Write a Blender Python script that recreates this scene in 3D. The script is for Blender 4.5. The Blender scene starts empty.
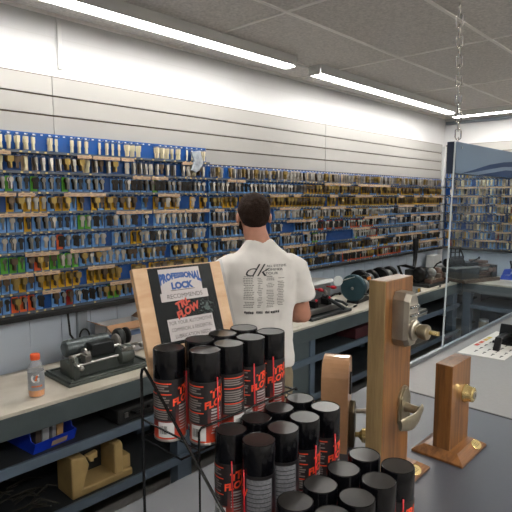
import bpy, bmesh, math, random
from mathutils import Vector, Matrix
from mathutils.bvhtree import BVHTree
random.seed(7)
C = bpy.context.scene.collection
PI = math.pi
CH = 1.78            # camera height

# ------------------------------------------------------------------ materials
def lin(h):
    h = h.lstrip('#'); o = []
    for i in (0, 2, 4):
        c = int(h[i:i+2], 16)/255
        o.append(c/12.92 if c <= .04045 else ((c+.055)/1.055)**2.4)
    return (o[0], o[1], o[2], 1)
MATS = {}
def mat(name, col, rough=.5, metal=0., var=0., vscale=8., bump=0., bscale=60., emit=0., trans=0., ior=1.45, coat=0., alpha=1., spec=.5, stretch=None, col2=None):
    if name in MATS: return MATS[name]
    m = bpy.data.materials.new(name); m.use_nodes = True
    nt = m.node_tree; b = nt.nodes['Principled BSDF']
    c = lin(col); b.inputs['Base Color'].default_value = c
    b.inputs['Roughness'].default_value = rough; b.inputs['Metallic'].default_value = metal
    b.inputs['Specular IOR Level'].default_value = spec
    b.inputs['IOR'].default_value = ior
    b.inputs['Transmission Weight'].default_value = trans
    b.inputs['Coat Weight'].default_value = coat
    b.inputs['Alpha'].default_value = alpha
    if emit:
        b.inputs['Emission Color'].default_value = c; b.inputs['Emission Strength'].default_value = emit
    if var or bump:
        tc = nt.nodes.new('ShaderNodeTexCoord'); mp = nt.nodes.new('ShaderNodeMapping')
        nt.links.new(tc.outputs['Object'], mp.inputs['Vector'])
        if stretch: mp.inputs['Scale'].default_value = stretch
    if var:
        n = nt.nodes.new('ShaderNodeTexNoise'); n.inputs['Scale'].default_value = vscale; n.inputs['Detail'].default_value = 6
        nt.links.new(mp.outputs[0], n.inputs['Vector'])
        r = nt.nodes.new('ShaderNodeValToRGB'); r.color_ramp.elements[0].position = .3; r.color_ramp.elements[1].position = .7
        c2 = lin(col2) if col2 else tuple(min(1, x*(1-var)) for x in c[:3])+(1,)
        r.color_ramp.elements[0].color = c2; r.color_ramp.elements[1].color = c if col2 else tuple(min(1, x*(1+var*.5)) for x in c[:3])+(1,)
        nt.links.new(n.outputs[0], r.inputs[0]); nt.links.new(r.outputs[0], b.inputs['Base Color'])
    if bump:
        n2 = nt.nodes.new('ShaderNodeTexNoise'); n2.inputs['Scale'].default_value = bscale; n2.inputs['Detail'].default_value = 4
        nt.links.new(mp.outputs[0], n2.inputs['Vector'])
        bp = nt.nodes.new('ShaderNodeBump'); bp.inputs['Strength'].default_value = bump; bp.inputs['Distance'].default_value = .004
        nt.links.new(n2.outputs[0], bp.inputs['Height']); nt.links.new(bp.outputs[0], b.inputs['Normal'])
    MATS[name] = m
    return m

def wood(name, c1, c2, rough=.35, scale=(26, 26, 1.6), coat=.3):
    m = mat(name, c1, rough, coat=coat); nt = m.node_tree; b = nt.nodes['Principled BSDF']
    tc = nt.nodes.new('ShaderNodeTexCoord'); mp = nt.nodes.new('ShaderNodeMapping'); mp.inputs['Scale'].default_value = scale
    nt.links.new(tc.outputs['Object'], mp.inputs[0])
    n = nt.nodes.new('ShaderNodeTexNoise'); n.inputs['Scale'].default_value = 2.2; n.inputs['Detail'].default_value = 8; n.inputs['Distortion'].default_value = .6
    nt.links.new(mp.outputs[0], n.inputs['Vector'])
    n2 = nt.nodes.new('ShaderNodeTexNoise'); n2.inputs['Scale'].default_value = 14; n2.inputs['Detail'].default_value = 3
    nt.links.new(mp.outputs[0], n2.inputs['Vector'])
    mx = nt.nodes.new('ShaderNodeMath'); mx.operation = 'MULTIPLY_ADD'; mx.inputs[1].default_value = .3
    nt.links.new(n2.outputs[0], mx.inputs[0]); nt.links.new(n.outputs[0], mx.inputs[2])
    r = nt.nodes.new('ShaderNodeValToRGB'); r.color_ramp.elements[0].position = .5; r.color_ramp.elements[1].position = .78
    r.color_ramp.elements[0].color = lin(c1); r.color_ramp.elements[1].color = lin(c2)
    nt.links.new(mx.outputs[0], r.inputs[0]); nt.links.new(r.outputs[0], b.inputs['Base Color'])
    return m

# ------------------------------------------------------------------ mesh builder
class MB:
    def __init__(s): s.v = []; s.f = []; s.m = []; s.sm = []; s.mats = []; s.cur = 0; s.M = Matrix.Identity(4)
    def mat(s, m):
        if m not in s.mats: s.mats.append(m)
        s.cur = s.mats.index(m); return s
    def xf(s, M=None): s.M = M or Matrix.Identity(4); return s
    def add(s, vs, fs, smooth=False):
        b = len(s.v)
        for v in vs: s.v.append(tuple(s.M @ Vector(v)))
        for f in fs: s.f.append([b+i for i in f]); s.m.append(s.cur); s.sm.append(smooth)
        return s
    def box(s, x0, x1, y0, y1, z0, z1):
        v = [(x0,y0,z0),(x1,y0,z0),(x1,y1,z0),(x0,y1,z0),(x0,y0,z1),(x1,y0,z1),(x1,y1,z1),(x0,y1,z1)]
        return s.add(v, [(0,3,2,1),(4,5,6,7),(0,1,5,4),(1,2,6,5),(2,3,7,6),(3,0,4,7)])
    def cbox(s, c, d): return s.box(c[0]-d[0]/2, c[0]+d[0]/2, c[1]-d[1]/2, c[1]+d[1]/2, c[2]-d[2]/2, c[2]+d[2]/2)
    def rings(s, rs, cap=True, smooth=True, close=False):
        n = len(rs[0]); vs = [p for r in rs for p in r]; fs = []
        m = len(rs)
        for i in range(m if close else m-1):
            a = i*n; b = ((i+1) % m)*n
            for j in range(n):
                k = (j+1) % n
                fs.append((a+j, a+k, b+k, b+j))
        s.add(vs, fs, smooth)
        if cap and not close:
            s.add(rs[0], [tuple(range(n-1, -1, -1))]); s.add(rs[-1], [tuple(range(n))])
        return s
    def lathe(s, prof, o=(0,0,0), ax='z', seg=24, cap=True, smooth=True):
        rs = []
        for r, h in prof:
            ring = []
            for i in range(seg):
                a = 2*PI*i/seg; c_, s_ = r*math.cos(a), r*math.sin(a)
                p = {'z': (c_, s_, h), 'x': (h, c_, s_), 'y': (s_, h, c_)}[ax]
                ring.append((o[0]+p[0], o[1]+p[1], o[2]+p[2]))
            rs.append(ring)
        return s.rings(rs, cap, smooth)
    def tube(s, pts, r, seg=8, cap=True, closed=False):
        pts = [Vector(p) for p in pts]; n = len(pts); rs = []
        rad = r if isinstance(r, (list, tuple)) else [r]*n
        up = None
        for i, p in enumerate(pts):
            if closed: t = (pts[(i+1) % n]-pts[i-1])
            else: t = pts[min(i+1, n-1)]-pts[max(i-1, 0)]
            t.normalize()
            if up is None:
                a = Vector((0,0,1)) if abs(t.z) < .9 else Vector((1,0,0))
                up = (a - t*a.dot(t)).normalized()
            else: up = (up - t*up.dot(t)).normalized()
            w = t.cross(up)
            rs.append([tuple(p + (up*math.cos(2*PI*k/seg) + w*math.sin(2*PI*k/seg))*rad[i]) for k in range(seg)])
        return s.rings(rs, cap, True, closed)
    def prism(s, poly, h0, h1, ax='z', smooth=False):
        def P(a, b, h): return {'z': (a, b, h), 'y': (a, h, b), 'x': (h, a, b)}[ax]
        n = len(poly)
        r0 = [P(a, b, h0) for a, b in poly]; r1 = [P(a, b, h1) for a, b in poly]
        s.rings([r0, r1], False, smooth)
        s.add(r0, [tuple(range(n-1, -1, -1))]); s.add(r1, [tuple(range(n))]); return s
    def ell(s, c, r, seg=20, rg=12):
        rs = []
        for i in range(rg+1):
            t = PI*i/rg; t = min(max(t, .02), PI-.02)
            rs.append([(c[0]+r[0]*math.sin(t)*math.cos(2*PI*j/seg), c[1]+r[1]*math.sin(t)*math.sin(2*PI*j/seg), c[2]-r[2]*math.cos(t)) for j in range(seg)])
        return s.rings(rs)
    def quad(s, a, b, c, d): return s.add([a, b, c, d], [(0, 1, 2, 3)])
    def build(s, name, m=None, parent=None, bev=0., loc=None):
        me = bpy.data.meshes.new(name); me.from_pydata(s.v, [], s.f); me.update()
        ms = s.mats if s.mats else [m]
        for x in ms: me.materials.append(x)
        me.polygons.foreach_set('material_index', s.m if s.mats else [0]*len(s.f))
        me.polygons.foreach_set('use_smooth', s.sm)
        bm = bmesh.new(); bm.from_mesh(me); bmesh.ops.remove_doubles(bm, verts=bm.verts, dist=1e-6)
        bmesh.ops.recalc_face_normals(bm, faces=bm.faces)
        for e in bm.edges:
            if len(e.link_faces) == 2 and e.calc_face_angle(0) > .7: e.smooth = False
        bm.to_mesh(me); bm.free()
        o = bpy.data.objects.new(name, me); C.objects.link(o)
        if parent: o.parent = parent
        if loc: o.location = loc
        if bev:
            b = o.modifiers.new('bevel', 'BEVEL'); b.width = bev; b.segments = 2; b.limit_method = 'ANGLE'; b.angle_limit = .6
            b.harden_normals = False
        return o

def thing(name, label, cat, loc=(0,0,0), rz=0, group=None):
    o = bpy.data.objects.new(name, None); C.objects.link(o); o.empty_display_size = .05
    o.location = loc; o.rotation_euler = (0, 0, rz); o['label'] = label; o['category'] = cat
    if group: o['group'] = group
    return o
def tag(o, label, cat, group=None, kind=None):
    o['label'] = label; o['category'] = cat
    if group: o['group'] = group
    if kind: o['kind'] = kind
    return o
def struct(o): o['kind'] = 'structure'; return o
def copy_tree(o, parent=None):
    c = o.copy(); C.objects.link(c); c.parent = parent
    for ch in list(o.children): copy_tree(ch, c)
    return c

def text_mesh(txt, size, shear=0., extrude=0., align='CENTER', bold=0., xs=1.):
    cu = bpy.data.curves.new('t', 'FONT'); cu.body = txt; cu.size = size; cu.shear = shear; cu.extrude = extrude
    cu.align_x = align; cu.align_y = 'CENTER'; cu.offset = bold; cu.resolution_u = 3
    o = bpy.data.objects.new('t', cu); C.objects.link(o); bpy.context.view_layer.update()
    dg = bpy.context.evaluated_depsgraph_get()
    me = bpy.data.meshes.new_from_object(o.evaluated_get(dg))
    vs = [(v.co.x*xs, v.co.y, v.co.z) for v in me.vertices]; fs = [tuple(p.vertices) for p in me.polygons]
    bpy.data.objects.remove(o); bpy.data.curves.remove(cu); bpy.data.meshes.remove(me)
    return vs, fs
# text standing upright in the local XZ plane, read from -Y
def text_xz(mb, txt, size, cx, y, cz, **k):
    vs, fs = text_mesh(txt, size, **k)
    mb.add([(cx+v[0], y-v[2], cz+v[1]) for v in vs], fs); return mb
def text_xy(mb, txt, size, cx, cy, z, **k):
    vs, fs = text_mesh(txt, size, **k)
    mb.add([(cx+v[0], cy+v[1], z+v[2]) for v in vs], fs); return mb

# ------------------------------------------------------------------ material set
WHITE = mat('painted_block_white', '#cfcfcf', .6, bump=.25, bscale=30)
LOWER = mat('painted_panel_pale_grey', '#b8c2ce', .5, var=.06, vscale=3)
SLAT = mat('slatwall_grey', '#9c9a96', .45)
GROOVE = mat('slatwall_groove_brown', '#4a382c', .6)
TILE = mat('ceiling_tile', '#d9d5d0', .9, var=.22, vscale=70, bump=.6, bscale=90)
TEE = mat('ceiling_tee', '#f0ede8', .4)
FLOORM = mat('floor_vinyl', '#98948f', .5, var=.12)
OUTW = mat('painted_wall_beige', '#cfccc6', .7)
TUBE = mat('fluorescent_tube', '#fffcf8', .4, emit=35.)
TUBEC = mat('fluorescent_tube_customer_side', '#fffcf8', .4, emit=54.)
FIXT = mat('fixture_enamel', '#c9c9c6', .4)
FIXD = mat('fixture_blue_grey', '#7f8790', .5)
BLUE = mat('board_blue', '#174f96', .35, var=.10, vscale=5)
LEDGE = mat('rail_grey', '#4c5560', .5)
BLACK = mat('black_plastic', '#0b0b0c', .35, spec=.3)
BLACKM = mat('black_matte', '#121212', .7)
TAN = mat('tan_label', '#b59a80', .7, var=.12, vscale=40)
PEG = mat('white_peg', '#d4d6d8', .4)
STEEL = mat('steel', '#b4b2ae', .32, metal=1.)
CHROME = mat('chrome', '#d8d6d2', .15, metal=1.)
NICKEL = mat('key_nickel', '#b3aea6', .3, metal=.75)
BRASSK = mat('key_brass', '#9c854f', .38, metal=.85)
DARKK = mat('key_black_head', '#1f1d1c', .45)
BRONZEK = mat('key_bronze', '#5a4c3e', .4, metal=.7)
CREAM = mat('key_cream_tag', '#d3c8a8', .5)
KCARD = {'blue': mat('card_blue', '#7cb4f2', .45), 'yellow': mat('card_yellow', '#e0ac1e', .5), 'green': mat('card_green', '#63b83c', .5),
         'orange': mat('card_orange', '#ee6530', .5), 'cream': mat('card_cream', '#c8b394', .6), 'red': mat('card_red', '#b03028', .5)}
BTOP = mat('bench_top_laminate', '#cdc7ba', .45, var=.22, vscale=5, col2='#a89f90')
BSTEEL = mat('bench_steel_green_grey', '#4e585a', .45, var=.12, vscale=6)
BSHELF = mat('bench_shelf_blue_grey', '#586674', .45, var=.1, vscale=6)
COUNTER = mat('counter_charcoal', '#3c4048', .40, var=.05, vscale=120, spec=.9)
COUNTERL = mat('counter_light_grey', '#7f7d7c', .42, var=.05, vscale=60)
PLINTH = mat('counter_front_panel', '#55524f', .6)

# ------------------------------------------------------------------ room shell
XL, XR, YB, YF, ZC = -2.6, 6.3, 2.75, -3.2, 2.75
def shell(name, m, *b):
    mb = MB(); mb.box(*b); return struct(mb.build(name, m))
shell('floor', FLOORM, XL-.1, XR+.1, YF-.1, YB+.1, -.1, 0)
shell('wall_left', OUTW, XL-.1, XL, YF-.1, YB+.1, 0, ZC)
shell('wall_front', OUTW, XL, XR, YF-.1, YF, 0, ZC)
# back wall: white painted block above, pale grooved panelling below
mb = MB(); mb.mat(WHITE).box(XL, XR, YB, YB+.1, 1.15, ZC)
mb.mat(LOWER).box(XL, XR, YB+.006, YB+.1, 0, 1.15)
x = XL
while x < XR-.01:
    x2 = min(x+.178, XR); mb.box(x+.0015, x2-.0015, YB, YB+.006, 0, 1.15); x = x2
# faint block joints
struct(mb.build('wall_back'))
mb = MB(); mb.mat(mat('block_joint', '#cbcbc9', .7))
mb.box(XL+.01, XR-.01, YB-.0012, YB-.0004, 2.628, 2.632)
struct(mb.build('trim_4'))
mb = MB(); mb.mat(WHITE).box(XR, XR+.1, YF, YB+.1, 1.15, ZC)
mb.mat(LOWER).box(XR+.006, XR+.1, YF, YB+.1, 0, 1.15)
y = YB
while y > YF+.01:
    y2 = max(y-.178, YF); mb.box(XR, XR+.006, y2+.0015, y-.0015, 0, 1.15); y = y2
struct(mb.build('wall_right'))
# ceiling: slab, tee grid, textured tiles
mb = MB(); mb.mat(TILE).box(XL-.1, XR+.1, YF-.1, YB+.1, ZC, ZC+.08)
mb.mat(TEE)
for k in range(-4, 4):
    X0 = 3.376+1.215*k
    if XL < X0 < XR: mb.box(X0-.009, X0+.009, YF, YB, ZC-.006, ZC)
for k in range(-8, 3):
    Y0 = 1.82+.61*k
    if YF < Y0 < YB: mb.box(XL, XR, Y0-.009, Y0+.009, ZC-.007, ZC)
mb.box(XL, XR, YB-.02, YB, ZC-.012, ZC); mb.box(XR-.02, XR, YF, YB, ZC-.012, ZC)
struct(mb.build('ceiling'))
# conduits on the walls
mb = MB(); mb.box(1.355, 1.378, YB-.016, YB, 2.47, ZC-.02)
struct(mb.build('trim_1', mat('conduit_white', '#d5d5d3', .5), bev=.003))
mb = MB(); mb.box(6.215, 6.262, YB-.05, YB-.005, .9, 2.40)
struct(mb.build('trim_2', mat('corner_conduit', '#c9cacb', .5), bev=.004))
mb = MB(); mb.box(1.40, 1.46, YB-.03, YB, .875, 1.150)
struct(mb.build('trim_3', mat('lower_conduit', '#8f979e', .5), bev=.004))

# ------------------------------------------------------------------ slatwall
def slat(name, label, a0, a1, wall, z0=1.16, z1=2.42):
    mb = MB(); g = .009
    def bx(a, b, d0, d1, c, d):
        if wall == 'A': mb.box(a, b, YB-d1, YB-d0, c, d)
        else: mb.box(XR-d1, XR-d0, a, b, c, d)
    mb.mat(GROOVE); bx(a0+.002, a1-.002, .0004, .008, z0, z1+.004); bx(a0+.002, a1-.002, .008, .0185, z1, z1+.004)
    mb.mat(SLAT); z = z1
    while z > z0+.02:
        zz = max(z-.1035, z0)
        bx(a0+.0015, a1-.0015, .008, .019, zz+(g if zz > z0 else 0), z); z = zz
    return tag(mb.build(name), label, 'slatwall panel', 'grey slatwall panels')
slat('slatwall_panel', 'grey grooved slatwall panel at far left of the key wall', -1.13, 1.312, 'A')
slat('slatwall_panel', 'grey grooved slatwall panel in the middle, above the man', 1.312, 3.79, 'A')
slat('slatwall_panel', 'grey grooved slatwall panel of the long wall nearest the room corner', 3.79, 6.21, 'A')
slat('slatwall_panel', 'grey grooved slatwall panel on the end wall behind the clear screen', .28, 2.72, 'B')

# ------------------------------------------------------------------ key boards
PITCH = .0424; RP = .1034; RZ0 = 1.192
ORD = ['zeroth','first','second','third','fourth','fifth','sixth','seventh','eighth','ninth','tenth','eleventh','twelfth','thirteenth','fourteenth','fifteenth','sixteenth','seventeenth','eighteenth','nineteenth','twentieth']
TENS = {2:'twenty',3:'thirty',4:'forty',5:'fifty',6:'sixty',7:'seventy',8:'eighty',9:'ninety'}
def ordn(n):
    if n <= 20: return ORD[n]
    t, u = divmod(n, 10)
    return TENS[t]+'-'+ORD[u] if u else TENS[t][:-1]+'ieth'
def wallM(wall):
    # local frame of a board: x along the wall, y out of the wall towards the room is -y
    if wall == 'A': return Matrix.Identity(4)
    return Matrix.Translation((XR, YB, 0)) @ Matrix.Rotation(-PI/2, 4, 'Z') @ Matrix.Translation((0, -YB, 0))
rr = random.Random(3)
def cells(name, base_, dot, width, chance):
    m = mat(name, base_, .45); nt = m.node_tree; b = nt.nodes['Principled BSDF']
    tc = nt.nodes.new('ShaderNodeTexCoord'); sp = nt.nodes.new('ShaderNodeSeparateXYZ'); nt.links.new(tc.outputs['Object'], sp.inputs[0])
    def mth(op, a, bb=None):
        q = nt.nodes.new('ShaderNodeMath'); q.operation = op
        for i, v in enumerate((a, bb)):
            if v is None: continue
            if isinstance(v, (int, float)): q.inputs[i].default_value = v
            else: nt.links.new(v, q.inputs[i])
        return q.outputs[0]
    d = mth('DIVIDE', sp.outputs[0], PITCH); fr = mth('FRACT', d); off = mth('ABSOLUTE', mth('SUBTRACT', fr, .5)); inn = mth('LESS_THAN', off, width/PITCH/2)
    wn = nt.nodes.new('ShaderNodeTexWhiteNoise'); wn.noise_dimensions = '1D'; nt.links.new(mth('FLOOR', d), wn.inputs['W'])
    f = mth('MULTIPLY', inn, mth('LESS_THAN', wn.outputs[0], chance))
    mx = nt.nodes.new('ShaderNodeMix'); mx.data_type = 'RGBA'; nt.links.new(f, mx.inputs[0]); mx.inputs[6].default_value = lin(base_); mx.inputs[7].default_value = lin(dot)
    nt.links.new(mx.outputs[2], b.inputs['Base Color']); return m
STRIPM = cells('number_strip', '#174f96', '#d9dbdd', .012, .95); CHIPM = cells('price_chips', '#4c5560', '#c9b070', .012, .5)
def board(label, a0, a1, nrows, wall, ztop):
    M = wallM(wall)
    t = thing('key_board', label, 'key board', tuple(M @ Vector((a0, YB-.02, 1.178))), 0 if wall == 'A' else -PI/2, 'blue key boards')
    W = a1-a0; z0 = 1.178; H = ztop-z0
    mb = MB(); mb.box(.001, W-.001, -.022, 0, 0, H); mb.build('back_panel', BLUE, t)
    for r in range(nrows):
        z = RZ0+RP*r-z0
        mb = MB(); mb.box(0, W, -.060, -.022, z-.012, z-.006); mb.box(0, W, -.062, -.058, z-.012, z+.002)
        n = int(W/PITCH)
        mb.build('rail', LEDGE, t)
        mb = MB(); mb.box(0, W, -.0245, -.022, z+.085, z+.091); mb.build('number_strip', STRIPM, t)
        mb = MB(); mb.box(0, W, -.0632, -.062, z-.010, z-.001); mb.build('price_chips', CHIPM, t)
    # tan label strips over the rows
    for r in range(nrows-1):
        x = rr.uniform(0, .2)
        while x < W-.1:
            if rr.random() < .5:
                w = rr.choice([.085, .125, .17, .25]); w = min(w, W-x-.01)
                z = RZ0+RP*r-z0
                mb = MB(); mb.mat(TAN).box(x, x+w, -.066, -.0635, z+.079, z+.097)
                mb.mat(BRONZEK); 
                for q in range(int(w/.04)): mb.box(x+.012+q*.04, x+.03+q*.04, -.0664, -.066, z+.087, z+.089)
                mb.build('label_strip', None, t)
                x += w+.01
            else: x += rr.uniform(.05, .3)
    return t
board('blue key board at the far left with nine rows, one row taller than the rest', -.02, 1.29, 9, 'A', 2.117)
board('tall blue key board ending in a stepped top left of the man', 1.29, 2.37, 9, 'A', 2.117)
board('eight-row blue key board directly behind the man', 2.37, 3.60, 8, 'A', 1.998)
board('eight-row blue key board above the bench grinders', 3.60, 4.85, 8, 'A', 1.998)
board('eight-row blue key board nearest the corner of the long wall', 4.85, 6.16, 8, 'A', 1.998)
board('blue key board on the end wall starting at the corner', .06, 1.20, 9, 'B', 2.10)
board('blue key board on the end wall at the right picture edge', 1.20, 2.30, 9, 'B', 2.10)

# black shelf under the boards
mb = MB(); mb.box(-1., 3.44, YB-.105, YB-.0188, 1.150, 1.177)
tag(mb.build('black_shelf', BLACKM, bev=.003), 'thick black ledge under the key boards left of and behind the man', 'shelf')
mb = MB(); mb.box(3.46, 6.18, YB-.085, YB-.0188, 1.157, 1.177)
tag(mb.build('black_shelf', BLACKM, bev=.003), 'thin black ledge under the key boards above the grinders', 'shelf')
mb = MB(); mb.box(XR-.085, XR-.0188, .4, 2.62, 1.157, 1.177)
tag(mb.build('black_shelf', BLACKM, bev=.003), 'thin black ledge under the key boards on the end wall', 'shelf')

# --- key shapes: origin at the hook, key hangs down, faces -Y
def key_geo(mb, y, style, rnd, yaw, dx=0.):
    M0 = mb.M
    mb.M = M0 @ Matrix.Translation((dx, y, 0)) @ Matrix.Scale(1.06, 4) @ Matrix.Rotation(yaw, 4, 'Z') @ Matrix.Rotation(rnd.uniform(-.08, .08), 4, 'Y')
    t = .0011
    if style == 'long':
        mb.prism([(-.0075,-.002),(.0075,-.002),(.0075,-.030),(.0045,-.036),(.0045,-.064),(-.0045,-.064),(-.0045,-.036),(-.0075,-.030)], -t, t, 'y')
    elif style == 'lolly':
        mb.prism([(.012*math.cos(2*PI*i/10), -.012+.014*math.sin(2*PI*i/10)) for i in range(10)], -t, t, 'y')
        mb.prism([(-.0045,-.022),(.0045,-.022),(.0045,-.060),(0,-.064),(-.0045,-.060)], -t*.8, t*.8, 'y')
    else:
        w = .0135 if style == 'square' else .0125
        n = 4 if style == 'square' else 8
        if style == 'square': poly = [(-w,0),(w,0),(w,-.024),(.006,-.030),(-.006,-.030),(-w,-.024)]
        else: poly = [(w*.88*math.cos(2*PI*(i+.5)/n), -.0125+.0135*math.sin(2*PI*(i+.5)/n)) for i in range(n)]
        mb.prism(poly, -t, t, 'y')
        mb.prism([(-.0042,-.024),(.0042,-.024),(.0042,-.052),(.001,-.058),(-.0042,-.055)], -t*.8, t*.8, 'y')
    mb.M = M0
STY = {  # style, head material, blade bits
 'black': ('round', DARKK), 'nickel': ('round', NICKEL), 'brass': ('square', BRASSK), 'bronze': ('square', BRONZEK),
 'longn': ('long', NICKEL), 'longc': ('long', CREAM), 'lolly': ('lolly', CREAM)}
def stack_geo(mb, sty, n, rnd):
    st, hm = STY[sty]; yaw = rnd.uniform(-.7, .5)
    for k in range(n):
        m = hm
        if sty == 'black' and rnd.random() < .35: m = rnd.choice([NICKEL, BRONZEK])
        if sty in ('bronze',) and rnd.random() < .3: m = BRASSK
        if sty == 'longn' and rnd.random() < .3: m = BRONZEK
        mb.mat(m); key_geo(mb, -.005-.0056*k, st, rnd, yaw+rnd.uniform(-.16, .16), rnd.uniform(-.003, .003))
KM = {}
vr = random.Random(11)
for sty in STY:
    for v, n in ((0, 4), (1, 7), (2, 2), (3, 6), (4, 7), (5, 5)):
        mb = MB(); stack_geo(mb, sty, n, vr); KM[(sty, v)] = mb
def card_geo(mb, w=.036, tall=.078):
    mb.prism([(-w/2,-tall),(w/2,-tall),(w/2,.002),(w/2-.006,.006),(-w/2+.006,.006),(-w/2,.002)], .002, .0035, 'y')
protos = {}
def proto_mesh(kind, m=None):
    k = (kind, m)
    if k in protos: return protos[k]
    if kind == 'card': mb = MB(); card_geo(mb); o = mb.build('backing_card', KCARD[m])
    elif kind == 'hook':
        mb = MB(); mb.tube([(0,.0060,.004),(0,-.046,.004),(0,-.050,.010)], .0013, 6); o = mb.build('hook', STEEL)
    else: o = KM[m].build('key_blanks')
    me = o.data; bpy.data.objects.remove(o); protos[k] = me; return me

# colour plan of the rows (bottom row first), as the photo shows it
def plan_left(r, i):
    x = i
    rnd = rr.random()
    if r == 8:
        if x < 4: return ('cream', 'lolly') if x < 2 else (None, 'longn')
        return (None, 'longc') if 4 < x < 9 or x > 18 else ((None, 'longn') if rnd < .6 else (None, 'lolly'))
    if r == 7: return ('cream', 'longc') if rnd < .25 else (None, 'longn' if rnd < .7 else 'bronze')
    if r == 6: return ('green' if x in (1+23, 27, 31, 45) else 'blue', 'black')
    if r == 5: return ('yellow' if (x % 7) in (0, 2, 3, 5, 6) else 'blue', 'bronze' if rnd < .5 else 'nickel')
    if r == 4: return (('green' if x in (33, 34) else 'yellow') if x in (26, 33, 34) else 'blue', 'black' if rnd < .7 else 'nickel')
    if r == 3: return ('orange' if x == 30 else 'yellow' if x in (41, 42) else 'blue', 'nickel' if rnd < .5 else 'black')
    if r == 2: return ('green' if x in (22,23,24,25,29,30,31,32) else 'orange' if x == 27 else 'yellow' if x == 28 else 'blue', 'bronze' if rnd < .5 else 'nickel')
    if r == 1: return ('yellow' if x > 27 or x in (25,) else 'blue', 'brass' if rnd < .5 else 'bronze')
    return ('orange' if x in (24, 25, 26) else 'red' if x == 31 else 'green' if x in (37, 38, 44, 45) else 'blue', 'black' if rnd < .5 else 'bronze')
def plan_right(r, i):
    rnd = rr.random()
    if r == 7: return (None if rnd < .6 else 'cream', 'brass' if rnd < .35 else 'longn')
    if r == 6: return ('yellow' if i > 24 and rnd < .75 else 'blue', 'bronze' if i > 24 else 'black')
    if r == 5: return ('yellow' if i > 2 else 'blue', 'bronze' if rnd < .7 else 'brass')
    if r == 4: return ('yellow' if 24 < i < 55 and rnd < .7 else 'blue', 'black' if rnd < .6 else 'nickel')
    if r == 3: return ('orange' if 28 < i < 52 and rnd < .6 else 'blue', 'black')
    if r == 2: return ('green' if i in (28, 29, 44) else 'orange' if 48 < i < 54 else 'blue', 'black' if rnd < .6 else 'nickel')
    if r == 1: return ('yellow' if rnd < .15 else 'blue', 'bronze' if rnd < .5 else 'black')
    return ('orange' if i > 38 and i < 66 and rnd < .8 else 'green' if 8 < i < 14 else 'yellow' if i in (5, 6, 7) else 'blue', 'black' if rnd < .6 else 'bronze')
CN = {'blue':'blue','yellow':'yellow','green':'green','orange':'orange','cream':'cream','red':'red'}
SN = {'black':'black-headed','nickel':'silver','brass':'brass','bronze':'dull bronze','longn':'long silver','longc':'long cream-tagged','lolly':'pale round-headed'}
spots = []   # (dist, wall, section, row, hook, x, card, style, variant)
BI = {9: 9}
def cam_d(p): return (Vector(p)-Vector((0, 0, CH))).length
XV = .955     # left picture edge on the wall
nL = int((2.355-.0)/PITCH)
for r in range(9):
    for i in range(nL):
        x = .01+(i+.5)*PITCH
        if x < XV-.02: continue
        c, s = plan_left(r, i)
        if rr.random() < (.22 if r == 8 else .10): continue
        spots.append([x, YB-.049, RZ0+RP*r+.074, 'A', 'L', r, i, c, s])
nR = int((6.13-2.38)/PITCH)
for r in range(8):
    for i in range(nR):
        x = 2.385+(i+.5)*PITCH
        if rr.random() < .05: continue
        if r == 2 and 34 <= i <= 42: continue
        if r == 3 and i in (12,13,14,18,19,20,21): continue
        if r == 4 and i in (12,13,14,15): continue
        c, s = plan_right(r, i)
        spots.append([x, YB-.049, RZ0+RP*r+.074, 'A', 'R', r, i, c, s])
for r in range(9):
    for i in range(int(2.2/PITCH)):
        a = .08+(i+.5)*PITCH
        if rr.random() < .07: continue
        c = 'cream' if rr.random() < .3 else ('yellow' if rr.random() < .05 else ('red' if rr.random() < .04 else ('blue' if rr.random() < .5 else None)))
        s = rr.choice(['black', 'nickel', 'nickel', 'longn', 'nickel', 'longc', 'lolly'])
        spots.append([XR-.049, YB-a, RZ0+RP*r+.074, 'B', 'B', r, i, c, s])
spots.sort(key=lambda q: cam_d(q[:3]))
near, far = spots[:300], spots[300:]
vismin = {}
for q in near:
    k = q[4]; vismin[k] = min(vismin.get(k, 999), q[6])
for x, y, z, wall, sec, r, i, c, s in near:
    row = {'L': 9-r, 'R': 8-r}.get(sec, 9-r)
    nth = i-vismin[sec]+1
    card = ('on %s card' % CN[c]) if c else 'without card'
    where = 'hook %s along, tall left board' if sec == 'L' else 'hook %s along, board behind man'
    t = thing('key_bundle', '%s keys %s, %s row down, %s' % (SN[s], card, ordn(row), (where % ordn(nth)).replace('hook '+ordn(nth), ordn(nth)+' hook')), 'keys', (x, y, z), 0, 'bundles of key blanks on the wall')
    v = rr.choice([0, 1, 2, 3, 5]) if s in ('nickel', 'lolly', 'longc') else rr.choice([0, 1, 3, 4, 5])
    for nm, me in [('hook', proto_mesh('hook'))]+([('backing_card', proto_mesh('card', c))] if c else [])+[('key_blanks', proto_mesh('keys', (s, v)))]:
        o = bpy.data.objects.new(nm, me); C.objects.link(o); o.parent = t
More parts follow.
